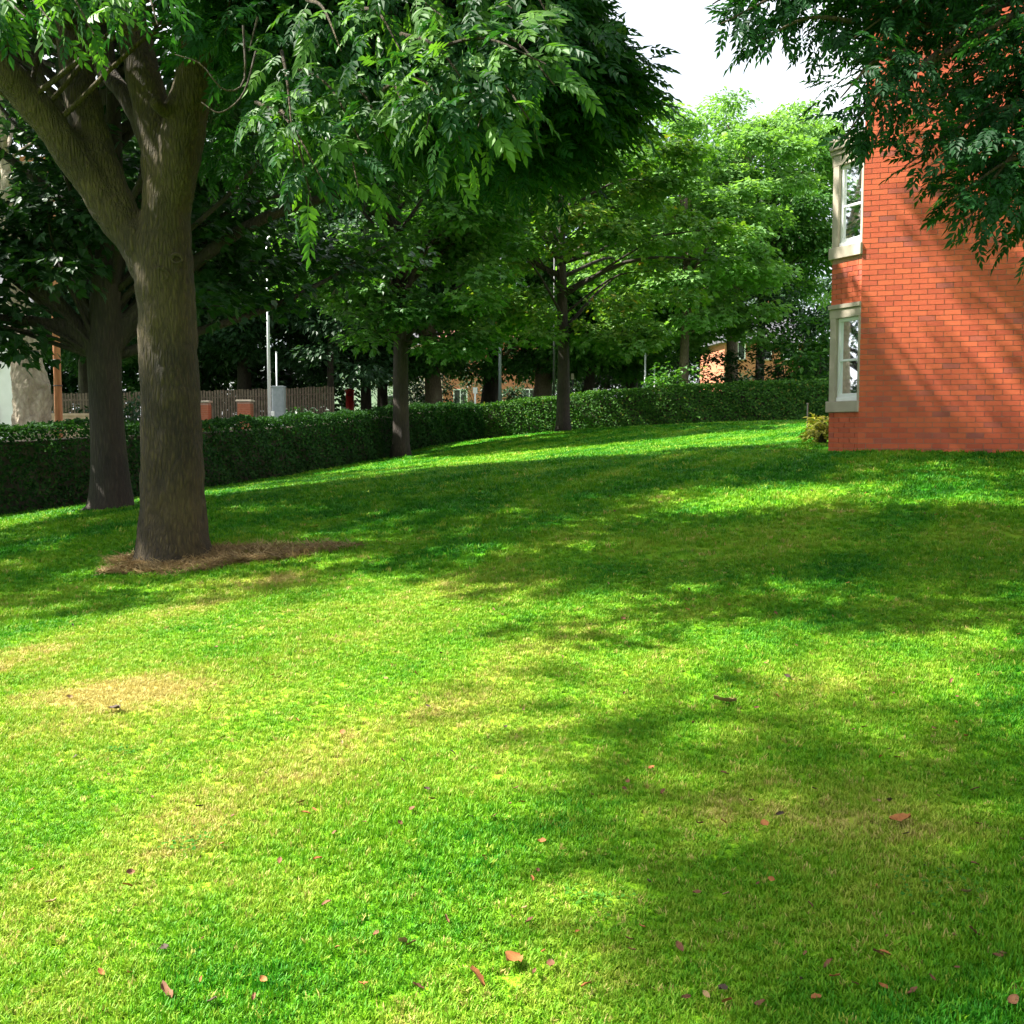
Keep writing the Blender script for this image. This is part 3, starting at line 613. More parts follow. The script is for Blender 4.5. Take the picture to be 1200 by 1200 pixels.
up = np.vstack([up, zone([(-9, -2.2, 8.2, 12.5, 5.5, 8, 60), (-7, -1.6, 9.8, 14, 5.5, 8.5, 56), (1.6, 5, 7.2, 9.8, 8, 11, 26), (.5, 3.4, 2.8, 7.2, 9, 12, 34), (5.5, 8.8, 4.8, 7.6, 10, 13, 36)])])
qx, qy = proj(up); up = up[~sunny(up) & ~((qy > -120) & (qx > 590)) & ~((qx < 330) & (qy > -10) & (qx > -40) & (up[:, 1] < 12))]
sky_block = pxclump([(-250, 420, -420, -110, 7.5, 12.5, 60)]); up = np.vstack([up, sky_block[~sunny(sky_block)]])  # unseen overhead clumps added to keep skylight off the limbs
cen = np.vstack([cen_px, up]); cen = cen[~blocks(cen)]; od = unit(cen - (ab + np.array([0, 0, 6.])))
qx, qy = proj(cen); seen_ = (qy > -60) & (qx > -60)          # clumps in view get small dense leaves, the rest of the crown larger ones
A1 = leaves_at(cen[seen_], od[seen_], 76, rng.uniform(.36, .62, seen_.sum()), .6, .28, 21); A2 = leaves_at(cen[~seen_], od[~seen_], 30, rng.uniform(.45, .68, (~seen_).sum()), .6, .28, 22)
pos, d, nm = (np.vstack([A1[k], A2[k]]) for k in range(3)); scl = np.r_[np.full(len(A1[0]), .26), np.full(len(A2[0]), .38), [q[3] for q in rest]]; pos = np.vstack([pos, [q[0] for q in rest]]); d = np.vstack([d, [q[1] for q in rest]]); nm = np.vstack([nm, [q[2] for q in rest]])
V = []; lst = []
third = np.arange(len(pos)) % 3
for k in range(3):
    s_ = third == k; lst.append(stamp(*ASH[k], pos[s_], frames(d[s_], nm[s_]), scl[s_] * rng.uniform(.7, 1.2, s_.sum())) + (np.repeat(np.clip(rng.normal(.40, .18, s_.sum()), 0, 1), len(ASH[k][0])),))
b = 0; VV = []; FF = []; LL = []
for v, f, l in lst: VV.append(v); FF.append(f + b); LL.append(l); b += len(v)
cr = link('crown', np_mesh('crown', np.concatenate(VV), np.concatenate(FF), 4, False, {'lv': np.concatenate(LL)}), M['ash_leaf'], ash); cr['kind'] = 'stuff'
L = []
for k, c in enumerate(cen):
    if k % 2: continue
    src = [l1, l2, l3, l4, l5][int(rng.integers(5))] if c[0] < -1.5 else l4
    s = src[0][int(rng.uniform(.55, .98) * (len(src[0]) - 1))]; v = c - s; md = s + v * .5 + np.array([0, 0, .16 * np.linalg.norm(v)]) + rng.normal(0, .12, 3)
    L.append(tube(spline([s, md, c], 9), np.linspace(.028, .008, 9), 6))
L += spray_tubes
for bare in ([(300, 60, 8.0), (285, 110, 7.9), (258, 132, 7.8), (236, 120, 7.8)], [(285, 30, 8), (286, 95, 7.9), (262, 105, 7.8), (235, 75, 7.8), (205, 64, 7.8)], [(302, 20, 8), (292, 60, 8)]):
    L.append(tube(spline([P(*q) for q in bare], 14), np.linspace(.009, .004, 14), 5))
link('branches', join_tubes('branches', L), M['ash_bark'], ash); spray_tubes = []

# --- ash at the right edge: trunk outside the frame, branch hanging into view
rb = on(7.6, 7.2)
ra = empty('ash_tree', tuple(rb), 'dark leafy ash branch hanging in front of the brick wall at upper right', 'tree')
tp = trunk_pts(rb, (.2, .3), 7.5, 18, .15, 3); tr = flare(.33, 18, 7.5, .7); link('trunk', join_tubes('trunk', [tube(tp, tr, 18)]), M['ash_bark'], ra)
rsp = []
for a, b, n, D0, D1 in (((1190, -30), (1000, 45), 20, 6.6, 6.2), ((1010, -5), (845, 28), 22, 6.4, 6.0), ((960, -40), (835, 5), 14, 6.4, 6.1), ((1000, 25), (890, 48), 14, 6.3, 6.0), ((1060, 60), (985, 115), 16, 6.2, 5.9), ((1080, 80), (990, 160), 18, 6.2, 5.9),
                        ((1100, 60), (1020, 175), 14, 6.2, 5.9), ((1230, 60), (1060, 150), 18, 6.4, 6.1), ((1240, 120), (1060, 195), 20, 6.3, 6.0), ((1230, 150), (1130, 265), 22, 6.2, 5.9), ((1250, 180), (1115, 235), 20, 6.2, 5.9), ((1240, 80), (1150, 130), 16, 6.4, 6.2), ((1240, 220), (1190, 255), 10, 6.2, 6.0),
                        ((1100, -30), (1010, 20), 18, 6.6, 6.3), ((1200, 0), (1090, 80), 16, 6.6, 6.2), ((1210, 20), (1180, 190), 18, 6.5, 6.2), ((940, -40), (915, 20), 14, 6.5, 6.2)):
    spray(a, b, n, D0, D1, .15, rsp, rad=.14, droop=.4, face=(.1, -.3, 0))
rt = spray_tubes; spray_tubes = []; sel = 0; rest = []; n_near = sum(len(q[0]) for q in rsp)
for q, d, nm, s in rsp:
    Rm = frames(d, nm)
    for k in range(len(q)):
        if sel >= 300 or rng.random() > 320 / n_near: rest.append((q[k], d[k], nm[k], s[k]))
        else:
            key = sel % 6
            if key not in _bm.setdefault('ash_dark', {}):
                tv, tf = ASHF[key]; me_ = np_mesh('leaf', tv, tf, 4, False, {'lv': np.full(len(tv), [.05, .15, .25, .3, .1, .4][key])}); me_.materials.append(M['ash_leaf']); _bm['ash_dark'][key] = me_  # low lv paints backlit shade into this branch's leaves
            o = bpy.data.objects.new('leaf', _bm['ash_dark'][key]); C.objects.link(o); o.parent = ra
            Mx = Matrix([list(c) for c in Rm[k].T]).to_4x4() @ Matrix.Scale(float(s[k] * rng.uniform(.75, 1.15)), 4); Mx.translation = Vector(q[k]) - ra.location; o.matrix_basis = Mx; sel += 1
shade = []      # leaf clumps filling out the hanging branch
for px, py, D, h, n, sp in ((1110, 10, 6.6, 0, 12, .26), (1000, -10, 6.4, 0, 5, .16), (1190, 80, 6.5, 0, 8, .25), (1185, 190, 6.2, 0, 5, .2), (1300, 40, 6.7, 0, 6, .25), (1330, 140, 6.6, 0, 6, .25), (1430, 60, 6.8, 0, 6, .3)):
    for _ in range(n): shade.append(P(px, py, D) + rng.normal(0, sp, 3))
shade = np.array(shade)
far_c, _ = clumps(rb + np.array([-.4, -.6, 6.4]), (4.6, 5.0, 3.4), 150, -.75, .4, seed=9)
far_c = np.vstack([far_c, np.stack([rng.uniform(1.5, 9, 55), rng.uniform(-6, 3, 55), rng.uniform(6.2, 9.8, 55)], -1)]); qx, qy = proj(far_c); far_c = far_c[~((far_c[:, 1] > .5) & (qx < 1260) & (qy > -60))]; allc = np.vstack([shade, far_c]); od = unit(allc - (rb + np.array([0, 0, 5.])))  # clumps over and behind the camera added unseen to block skylight
pos, d, nm, ci = leaves_at(allc, od, 46, np.r_[np.full(len(shade), .30), np.full(len(far_c), .62)], .6, .3, 31)
scl = np.r_[np.where(ci < len(shade), .15, .30), [q[3] for q in rest]]; pos = np.vstack([pos, [q[0] for q in rest]]); d = np.vstack([d, [q[1] for q in rest]]); nm = np.vstack([nm, [q[2] for q in rest]]); lst = []; VV = []; FF = []; LL = []; b = 0
for k in range(3):
    s_ = np.arange(len(pos)) % 3 == k; v, f = stamp(*ASH[k], pos[s_], frames(d[s_], nm[s_]), scl[s_] * rng.uniform(.75, 1.2, s_.sum())); VV.append(v); FF.append(f + b); LL.append(np.repeat(np.clip(rng.normal(.2, .15, s_.sum()), 0, 1), len(ASH[k][0]))); b += len(v)  # crown lv also lowered to paint in the shade
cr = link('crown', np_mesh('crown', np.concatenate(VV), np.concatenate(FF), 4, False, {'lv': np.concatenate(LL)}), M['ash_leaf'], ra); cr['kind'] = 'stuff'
L = list(rt); limbs(L, tp, tr, allc[::3], .12, 6, (.4, .97), seed=5)
for a, D in (((1190, -20), 6.6), ((1010, 10), 6.4), ((1230, 60), 6.4), ((1240, 120), 6.3), ((1250, 180), 6.2), ((1240, 220), 6.2), ((1210, 20), 6.5), ((1100, -30), 6.6), ((1080, 80), 6.2)):
    s = tp[int(rng.uniform(7, 13))]; c = P(*a, D); L.append(tube(spline([s, (s + c) / 2 + [0, 0, .35], c], 10), np.linspace(.05, .014, 10), 6))
link('branches', join_tubes('branches', L), M['ash_bark'], ra)

# --- second tree behind, dark, forked low
tb = P(130, 595, 16); tb = on(tb[0], tb[1])
t2 = empty('sycamore_tree', tuple(tb), 'dark trunked tree behind the ash, forking low beside the street hedge', 'tree')
tubes_ = []
addl([(128, 606, 16, .42), (130, 590, 16, .33), (128, 540, 16, .26), (124, 470, 16, .235), (122, 410, 16, .24), (124, 340, 16, .21), (128, 280, 16, .18), (130, 150, 16, .15), (120, 0, 16, .1)], 30, 20)
addl([(122, 425, 16, .15), (95, 392, 16, .16), (60, 350, 15.9, .13), (10, 312, 15.8, .11), (-70, 270, 15.6, .08)], 16, 12); addl([(95, 395, 15.95, .1), (50, 378, 15.8, .085), (-10, 372, 15.6, .07), (-80, 350, 15.4, .05)], 14, 10)
addl([(126, 420, 16, .14), (150, 380, 16.1, .13), (185, 345, 16.3, .11), (290, 265, 16.6, .09), (400, 225, 17, .06)], 16, 12)
trk = link('trunk', join_tubes('trunk', tubes_), M['dark_bark'], t2); rm = trk.modifiers.new('remesh', 'REMESH'); rm.mode = 'VOXEL'; rm.voxel_size = .03; rm.use_smooth_shade = True
smo = trk.modifiers.new('smooth', 'SMOOTH'); smo.factor = .5; smo.iterations = 4
cp = pxclump([(-60, 120, 230, 330, 14.5, 17, 22), (-60, 60, 330, 420, 14.5, 16.5, 9), (60, 330, 120, 260, 15, 19, 26), (230, 480, 200, 330, 16, 20, 30), (-60, 400, -40, 140, 14.5, 20, 40), (230, 330, 330, 380, 16, 18, 5)])
up, ud = clumps(tb + np.array([0, .8, 8.2]), (5, 5, 4.2), 90, -.7, .5, seed=6)
up = np.vstack([up, zone([(-1.2, 6.6, 13.2, 18.2, 8, 10.5, 60), (5.5, 9.5, 16.5, 17.5, 9, 12, 24), (6.4, 10, 13.6, 15.0, 9, 12, 34), (-6, 0, 12.5, 17, 6.5, 9.5, 30)])]); up = up[~sunny(up)]  # unseen clumps added up-sun to shade lawn, bay and wall
cen = np.vstack([cp, up]); cen = cen[~blocks(cen) & ~sunny(cen)]; od = unit(cen - (tb + np.array([0, 0, 5.]))); pos, d, nm, ci = leaves_at(cen, od, 88, .72, .42, .45, 41)
cr = link('crown', crown_mesh('crown', MAPLE, pos, d, nm, ci, .17, 42), M['dark_leaf'], t2); cr['kind'] = 'stuff'
tp2 = spline([P(128, 540, 16), P(122, 410, 16), P(128, 280, 16), P(120, 0, 16)], 18); L = []; limbs(L, tp2, np.linspace(.25, .1, 18), cen[::3], .09, seed=8, start=(.3, .98)); link('branches', join_tubes('branches', L), M['dark_bark'], t2)

# --- the two sycamores standing on the lawn in front of the hedge
b3 = P(470, 535, 33); b3 = on(b3[0], b3[1])
make_tree('sycamore_tree', 'sycamore with straight trunk on the lawn edge left of centre', b3, 9.5, .255, b3 + np.array([-.3, 0, 7.6]), (4.4, 4.0, 4.6), 100, 215, .95, MAPLE, .20, M['syc_leaf'], M['dark_bark'], seed=11, flat=.4, droop=.4, lo=-.85,
          extra=pxclump([(400, 460, 330, 400, 31, 34, 9), (480, 560, 350, 410, 30, 33, 9), (350, 440, 270, 350, 31, 34, 8)]), taper=.6)
b4 = P(660, 505, 38.5); b4 = on(b4[0], b4[1])
make_tree('sycamore_tree', 'sycamore with slim trunk and yellowing leaves in front of the hedge', b4, 9.5, .235, b4 + np.array([.2, 0, 7.6]), (4.9, 4.6, 4.6), 100, 215, .95, MAPLE, .20, M['turning_leaf'], M['dark_bark'], seed=12, flat=.4, droop=.4, lo=-.85,
          extra=pxclump([(690, 760, 330, 410, 36, 39, 10), (560, 640, 330, 400, 36, 39, 10)]), taper=.6)
# --- trees beyond the hedge
def bt(label, px, D, wpx, h, crown, radii, leaf, seed, lean=(0, 0), bark='brown_bark', nc=95, per=230, ls=.30, cs=1.2, lo=-.9, off=(0, 0), group='trees beyond the hedge', flat=.45, nl=26, tmpl=None, name='park_tree', extra=None, low=0):
    b = at(px, D); r0 = wpx / F_PX * D / 2
    if low: extra = pxclump([(px - 55, px + 55, 360, low, D - 3, D + 3, 16)])
    return make_tree(name, label, b, h, r0, b + np.array([off[0], off[1], crown - .8]), radii, nc, per, cs, tmpl or SIMPLE, ls, M[leaf], M[bark], lean=lean, seed=seed, flat=flat, lo=lo, group=group, nlimb=nl, taper=.55, extra=extra)
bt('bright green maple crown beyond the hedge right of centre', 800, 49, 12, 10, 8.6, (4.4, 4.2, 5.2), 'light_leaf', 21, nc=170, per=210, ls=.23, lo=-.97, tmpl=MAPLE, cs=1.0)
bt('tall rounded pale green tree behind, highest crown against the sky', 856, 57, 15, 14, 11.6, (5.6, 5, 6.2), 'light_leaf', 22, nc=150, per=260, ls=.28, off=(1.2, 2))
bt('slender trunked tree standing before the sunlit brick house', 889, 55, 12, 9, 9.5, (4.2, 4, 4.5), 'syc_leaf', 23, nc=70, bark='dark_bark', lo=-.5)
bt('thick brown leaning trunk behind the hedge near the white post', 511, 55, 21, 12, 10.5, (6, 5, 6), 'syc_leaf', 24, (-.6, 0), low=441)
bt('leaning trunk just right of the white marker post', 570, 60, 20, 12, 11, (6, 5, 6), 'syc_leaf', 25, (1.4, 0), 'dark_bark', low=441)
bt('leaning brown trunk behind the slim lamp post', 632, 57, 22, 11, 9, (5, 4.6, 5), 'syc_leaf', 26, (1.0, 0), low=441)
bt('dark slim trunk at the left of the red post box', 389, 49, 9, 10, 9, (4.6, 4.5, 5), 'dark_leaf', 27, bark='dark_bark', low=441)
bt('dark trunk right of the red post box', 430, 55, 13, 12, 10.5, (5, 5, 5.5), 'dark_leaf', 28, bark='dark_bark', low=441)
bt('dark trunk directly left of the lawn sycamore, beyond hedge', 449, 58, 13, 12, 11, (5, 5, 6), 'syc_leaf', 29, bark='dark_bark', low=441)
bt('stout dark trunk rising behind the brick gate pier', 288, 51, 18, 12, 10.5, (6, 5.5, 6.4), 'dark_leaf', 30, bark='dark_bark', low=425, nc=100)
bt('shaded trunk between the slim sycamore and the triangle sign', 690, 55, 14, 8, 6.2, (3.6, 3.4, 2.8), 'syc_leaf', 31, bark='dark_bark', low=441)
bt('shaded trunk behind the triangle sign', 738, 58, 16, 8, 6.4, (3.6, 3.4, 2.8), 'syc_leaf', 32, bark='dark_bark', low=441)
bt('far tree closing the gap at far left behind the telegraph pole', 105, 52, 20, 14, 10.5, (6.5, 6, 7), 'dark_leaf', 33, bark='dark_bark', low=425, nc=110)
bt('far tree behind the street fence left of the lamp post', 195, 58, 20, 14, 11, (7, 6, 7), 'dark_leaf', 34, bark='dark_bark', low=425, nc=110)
bt('tree added out of view at left to darken the window reflections', -270, 25, 30, 10, 7.5, (4.3, 4.3, 5), 'dark_leaf', 39, bark='dark_bark', nc=80, ls=.2, group='added trees out of view')  # unseen tree added for dark reflections and to block light
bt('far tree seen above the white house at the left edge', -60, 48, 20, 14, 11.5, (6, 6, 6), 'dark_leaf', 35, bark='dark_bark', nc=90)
for k, (px, D, h, rx) in enumerate(((-120, 70, 13, 7), (20, 64, 12, 6), (140, 66, 13, 7), (240, 64, 12, 6), (340, 66, 13, 6.5), (420, 92, 15, 7), (500, 96, 16, 8), (600, 98, 16, 8), (690, 90, 15, 7), (770, 88, 15, 7), (845, 92, 14, 7), (960, 84, 14, 7), (1060, 80, 14, 7))):
    b_ = at(px, D)
    make_tree('background_tree', ('far %s tree closing the view, %s' % (('dark', 'dense', 'shaded', 'bushy')[k % 4], ('beyond the left edge of the frame', 'above the white house roof', 'behind the dark trunk at left', 'behind the left gate pier', 'behind the grey cabinet', 'behind the red post box', 'behind the thick leaning trunk', 'behind the far brick house', 'right of the slim lawn sycamore', 'behind the triangle sign', 'left of the sunlit brick house', 'behind the evergreen shrub by the bay', 'hidden mostly by the brick building')[k])),
              b_, h * .6, .3, b_ + np.array([0, 0, h * .46]), (rx, rx * .8, h * .5), 80, 120, 1.6, SIMPLE, .50, M['dark_leaf'], M['dark_bark'], seed=140 + k, lo=-.95, group='far trees closing the view', nlimb=12)
# pale swollen trunk by the street
pb = at(36, 23.0); pt = empty('pollarded_tree', tuple(pb), 'pale swollen old trunk behind the hedge at the left edge', 'tree')
tubes_ = [tube(*limbP([(38, 530, 23, .42), (37, 500, 23, .375), (37, 470, 23, .37), (35, 445, 23, .35), (31, 420, 23, .31), (28, 395, 23, .27), (22, 360, 23, .22), (15, 300, 23, .18), (5, 180, 23, .1)], 26), 20),
          tube(*limbP([(46, 500, 22.95, .2), (48, 465, 22.9, .21), (46, 448, 22.9, .17), (36, 425, 22.95, .1)], 12), 12)]
trk = link('trunk', join_tubes('trunk', tubes_), M['pale_bark'], pt); rm = trk.modifiers.new('remesh', 'REMESH'); rm.mode = 'VOXEL'; rm.voxel_size = .03; rm.use_smooth_shade = True
dp = trk.modifiers.new('lumps', 'DISPLACE'); dp.texture = tx; dp.strength = .10; dp.texture_coords = 'GLOBAL'
cen, od = clumps(pb + np.array([-.8, 0, 8.0]), (3.6, 3.6, 3.2), 60, -.6, .4, seed=36); pos, d, nm, ci = leaves_at(cen, od, 60, .6, .5, .5, 37)
cr = link('crown', crown_mesh('crown', MAPLE, pos, d, nm, ci, .17, 38), M['syc_leaf'], pt); cr['kind'] = 'stuff'
L = []; limbs(L, spline([P(36, 470, 23), P(28, 395, 23), P(5, 180, 23)], 12), np.linspace(.3, .1, 12), cen[::3], .08, seed=38, start=(.6, .98)); link('branches', join_tubes('branches', L), M['pale_bark'], pt)

# ------------------------------------------------------------------ hedges
def make_hedge(label, path, wd, hs, dens, lsize, leaf, seed):
    r = np.random.default_rng(seed); path = np.asarray(path, float)
    seg = np.linalg.norm(np.diff(path, axis=0), axis=1); cum = np.r_[0, np.cumsum(seg)]; Lh = cum[-1]
    def along(s):
        p = np.stack([np.interp(s, cum, path[:, 0]), np.interp(s, cum, path[:, 1])], -1)
        q = np.stack([np.interp(s + .3, cum, path[:, 0]), np.interp(s + .3, cum, path[:, 1])], -1); q0 = np.stack([np.interp(s - .3, cum, path[:, 0]), np.interp(s - .3, cum, path[:, 1])], -1)
        t = (q - q0); t /= np.linalg.norm(t, axis=1)[:, None] + 1e-9; return p, t
    root = empty('hedge', tuple(on(*path[0])), label, 'hedge')
    s = np.linspace(0, Lh, int(Lh / .5)); p, t = along(s); nrm = np.stack([t[:, 1], -t[:, 0]], -1); zg = gz(p[:, 0], p[:, 1]); hh = np.interp(s, np.linspace(0, Lh, len(hs)), hs)
    k = len(s); ring = []
    for o_, f in ((-.5, -.1), (-.46, .86), (.46, .86), (.5, -.1)): ring.append(np.c_[p + nrm * (wd - .2) * o_, zg + hh * f - (.04 if f > 0 else .1)])
    V = np.concatenate(ring); j = np.arange(k - 1); Fq = np.concatenate([np.stack([j + a * k, j + 1 + a * k, j + 1 + (a + 1) * k, j + (a + 1) * k], -1) for a in range(3)] + [np.array([[0, k, 2 * k, 3 * k], [k - 1, 4 * k - 1, 3 * k - 1, 2 * k - 1]])])
    link('twigs', np_mesh('twigs', V, Fq, 4), M['twig'], root)
    P_, D_, N_ = [], [], []
    for face, area_h in (('front', 1.0), ('top', 0), ('back', .5)):
        hm = np.mean(hs); n = int(Lh * (hm if face != 'top' else wd) * dens * (.5 if face == 'back' else 1)); ss = r.uniform(0, Lh, n); p, t = along(ss); nr = np.stack([t[:, 1], -t[:, 0]], -1)
        zg = gz(p[:, 0], p[:, 1]); hh = np.interp(ss, np.linspace(0, Lh, len(hs)), hs); u = r.random(n)
        bump = .05 * np.sin(ss * 2.1 + u * 4) + .035 * np.sin(ss * 5.3 + u * 9) + r.normal(0, .03, n)
        if face == 'top':
            q = np.c_[p + nr * ((u - .5) * wd)[:, None], zg + hh + bump * .7 - .12 * np.abs(2 * u - 1) ** 4]; N0 = np.c_[nr * 0, np.ones(n)]; dd = np.c_[r.normal(0, 1, (n, 2)), r.normal(.35, .3, n)]
        else:
            sg = 1 if face == 'front' else -1; q = np.c_[p + nr * (sg * (wd / 2 + bump - .08 * (u ** 6)))[:, None], zg + hh * (u * .99) + .01]; N0 = np.c_[nr * sg, np.full(n, .35)]; dd = np.c_[t * r.normal(0, 1, n)[:, None] + nr * sg * .4, r.normal(-.2, .6, n)]
        P_.append(q); D_.append(unit(dd)); N_.append(N0 + r.normal(0, .5, (n, 3)))
    pos = np.concatenate(P_); d = np.concatenate(D_); nm = np.concatenate(N_)
    cr = link('foliage', crown_mesh('foliage', leaf_simple(.62, .08), pos, d, nm, r.integers(0, 60, len(pos)), lsize, seed, .5), M[leaf], root); cr['kind'] = 'stuff'
    return root
def hp(px, D, dx=0): return ((px - 600) / F_PX * D + dx, D)
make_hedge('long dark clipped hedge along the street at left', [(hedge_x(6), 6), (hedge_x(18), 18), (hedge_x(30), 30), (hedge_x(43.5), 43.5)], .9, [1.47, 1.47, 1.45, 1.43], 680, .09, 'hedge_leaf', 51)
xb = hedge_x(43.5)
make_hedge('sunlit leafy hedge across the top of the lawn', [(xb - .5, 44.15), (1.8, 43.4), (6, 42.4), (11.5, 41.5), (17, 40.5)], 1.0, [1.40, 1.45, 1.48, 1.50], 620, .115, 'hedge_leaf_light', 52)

# ------------------------------------------------------------------ shrubs
def shrub(name, label, c, radii, n, per, leaf, ls, seed, cs=.3, cat='shrub', group=None, tmpl=None):
    root = empty(name, tuple(c), label, cat, group); cen, od = clumps(np.asarray(c) + [0, 0, radii[2] * .9], radii, n, -.9, .4, seed=seed)
    pos, d, nm, ci = leaves_at(cen, od, per, cs, .7, .25, seed + 1)
    keep = pos[:, 2] > c[2] + .02; o = link('foliage', crown_mesh('foliage', tmpl or SIMPLE, pos[keep], d[keep], nm[keep], ci[keep], ls, seed + 2, .5), M[leaf], root); o['kind'] = 'stuff'
    L = [tube(spline([np.asarray(c) + [0, 0, -.05], (np.asarray(c) + q) / 2 + [0, 0, .1], q], 5), np.linspace(.03, .008, 5), 5) for q in cen[::3]]; link('stems', join_tubes('stems', L), M['twig'], root)
    return root
g0 = CN + KU * BW + KU * .05; sh = P(962, 515, 19.0)
shrub('golden_shrub', 'small yellow green shrub against the brick bay', on(sh[0] + .02, 19.0), (.27, .34, .26), 26, 30, 'gold_leaf', .10, 61, .12)
shrub('laurel_shrub', 'broad leaved light green shrub behind the hedge beside the bay', at(955, 47), (1.7, 1.5, 2.2), 60, 40, 'syc_leaf', .30, 62, .55)
shrub('conifer_shrub', 'tall dark evergreen shrub under the trees right of the brick house', at(925, 50), (2.2, 2, 3.4), 80, 50, 'dark_leaf', .26, 63, .7)
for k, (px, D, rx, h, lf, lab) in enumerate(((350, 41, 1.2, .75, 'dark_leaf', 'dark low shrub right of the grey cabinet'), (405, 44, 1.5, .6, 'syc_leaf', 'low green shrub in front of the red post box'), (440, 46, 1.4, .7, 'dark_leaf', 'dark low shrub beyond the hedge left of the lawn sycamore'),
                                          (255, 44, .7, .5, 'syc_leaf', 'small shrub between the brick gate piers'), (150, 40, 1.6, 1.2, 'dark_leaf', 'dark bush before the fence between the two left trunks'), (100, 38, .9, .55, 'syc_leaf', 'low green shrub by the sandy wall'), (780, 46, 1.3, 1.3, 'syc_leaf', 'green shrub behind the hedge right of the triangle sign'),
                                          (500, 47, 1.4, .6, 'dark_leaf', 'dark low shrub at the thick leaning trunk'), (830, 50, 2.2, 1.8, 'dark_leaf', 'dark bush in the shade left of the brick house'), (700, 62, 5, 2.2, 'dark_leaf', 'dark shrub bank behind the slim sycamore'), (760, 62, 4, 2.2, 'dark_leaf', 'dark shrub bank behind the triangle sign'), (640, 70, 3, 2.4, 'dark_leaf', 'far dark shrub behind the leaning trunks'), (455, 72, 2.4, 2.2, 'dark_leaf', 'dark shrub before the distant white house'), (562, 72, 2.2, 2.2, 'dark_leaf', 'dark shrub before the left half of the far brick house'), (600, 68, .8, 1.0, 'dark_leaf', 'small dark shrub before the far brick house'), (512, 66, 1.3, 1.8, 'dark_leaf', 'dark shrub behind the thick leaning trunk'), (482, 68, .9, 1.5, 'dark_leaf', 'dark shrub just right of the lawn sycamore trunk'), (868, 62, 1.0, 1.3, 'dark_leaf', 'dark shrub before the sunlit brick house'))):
    shrub('shrub', lab, at(px, D), (rx, rx * .8, h), 40, 36, lf, .22, 70 + k, .45)

# ------------------------------------------------------------------ street furniture and things beyond the hedge
def lamp_post(label, px, D, zt, r, mat, arm=True, box=False):
    b = at(px, D); root = empty('lamp_post', tuple(b), label, 'lamp post'); s = MB()
    s.tube([b + [0, 0, -.1], b + [0, 0, 1.2]], r * 1.35, 12); s.build('base', M[mat], root, smooth=True)
    s = MB(); s.tube([b + [0, 0, 1.2], b + [0, 0, zt]], [r, r * .7], 12); s.build('pole', M[mat], root, smooth=True)
    s = MB(); s.tube(spline([b + [0, 0, zt], b + [.1, 0, zt + .35], b + [.9, 0, zt + .5]], 8), r * .5, 8); s.build('arm', M[mat], root, smooth=True)
    s = MB(); s.box(b + [1.15, 0, zt + .5], (.6, .22, .12)); s.build('lamp_head', M['grey_paint'], root, bevel=.03)
    if box: s = MB(); s.box(b + [r + .05, -.02, 1.55], (.10, .10, .18)); s.build('number_plate', M['white_frame'], root)
    return root
lamp_post('pale grey lamp post beside the grey cabinet', 317, 38, 7.2, .062, 'steel', box=True)
lamp_post('slim grey lamp post behind the dark part of the hedge', 586, 50, 7.5, .075, 'grey_paint')
lamp_post('thin dark lamp post touching the slim lawn sycamore', 649, 47, 7.5, .05, 'dark_iron')
b = at(328, 40); s = MB(); cb = empty('street_cabinet', tuple(b), 'grey metal street cabinet beside the pale lamp post', 'cabinet')
ztop = P(328, 454, 40)[2]
s.box((b[0], b[1], (b[2] + ztop) / 2), (.44, .34, ztop - b[2] + .1)); s.build('body', M['grey_paint'], cb, bevel=.012); s = MB(); s.box((b[0], b[1], ztop + .025), (.48, .38, .04)); s.build('lid', M['grey_paint'], cb)
s = MB(); s.box((b[0], b[1] - .175, (b[2] + ztop) / 2 + .1), (.36, .012, ztop - b[2] - .3)); s.build('door', M['grey_paint'], cb, bevel=.005)
b = at(326, 42); vp = empty('vent_pole', tuple(b), 'thin grey pole standing right behind the grey cabinet', 'pole'); s = MB(); s.tube([b, [b[0], b[1], P(325, 414, 42)[2]]], .028, 8); s.build('pole', M['steel'], vp, smooth=True); s = MB(); s.tube([[b[0], b[1], P(325, 414, 42)[2]], [b[0], b[1], P(325, 412, 42)[2]]], .035, 8); s.build('cap', M['steel'], vp)
b = at(71, 24); tp_ = empty('telegraph_pole', tuple(b), 'orange brown wooden telegraph pole behind the left hedge', 'pole'); s = MB(); s.tube([b + [0, 0, -.2], b + [-.02, 0, 7.5]], [.088, .066], 14); s.build('pole', M['wood_pole'], tp_, smooth=True)
s = MB(); s.box(b + [-.02, -.08, 7.2], (1.2, .09, .09)); s.build('crossarm', M['wood_pole'], tp_)
for px, py in ((68, 422), (70, 452)):
    s = MB(); c = P(px, py, 24); th = np.linspace(0, 2 * np.pi, 15); s.tube(np.stack([b[0] + .088 * np.cos(th), b[1] + .088 * np.sin(th), c[2] + 0 * th], -1), .012, 6); s.build('band', M['dark_iron'], tp_)
def pier(label, px, D, wd, ytop):
    b = at(px, D); zt = P(px, ytop, D)[2]; root = empty('gate_pier', tuple(b), label, 'gate pier', 'brick gate piers across the street'); nrow = int((zt - b[2] - .08) / .085)
    s = MB(); s.box((b[0], b[1], (b[2] + zt - .08) / 2 - .05), (wd - .02, wd - .02, zt - b[2] - .0)); s.build('core', M['mortar'], root)
    s = MB()
    for k in range(nrow):
        for q in (-1, 1): s.box((b[0] + q * wd / 4, b[1], b[2] + .04 + k * .085), (wd / 2 - .006, wd, .077))
    s.build('brickwork', M['pier_brick'], root)['kind'] = 'stuff'
    s = MB(); s.box((b[0], b[1], zt - .03), (wd + .1, wd + .1, .07)); s.build('cap_stone', M['stone'], root, bevel=.015)
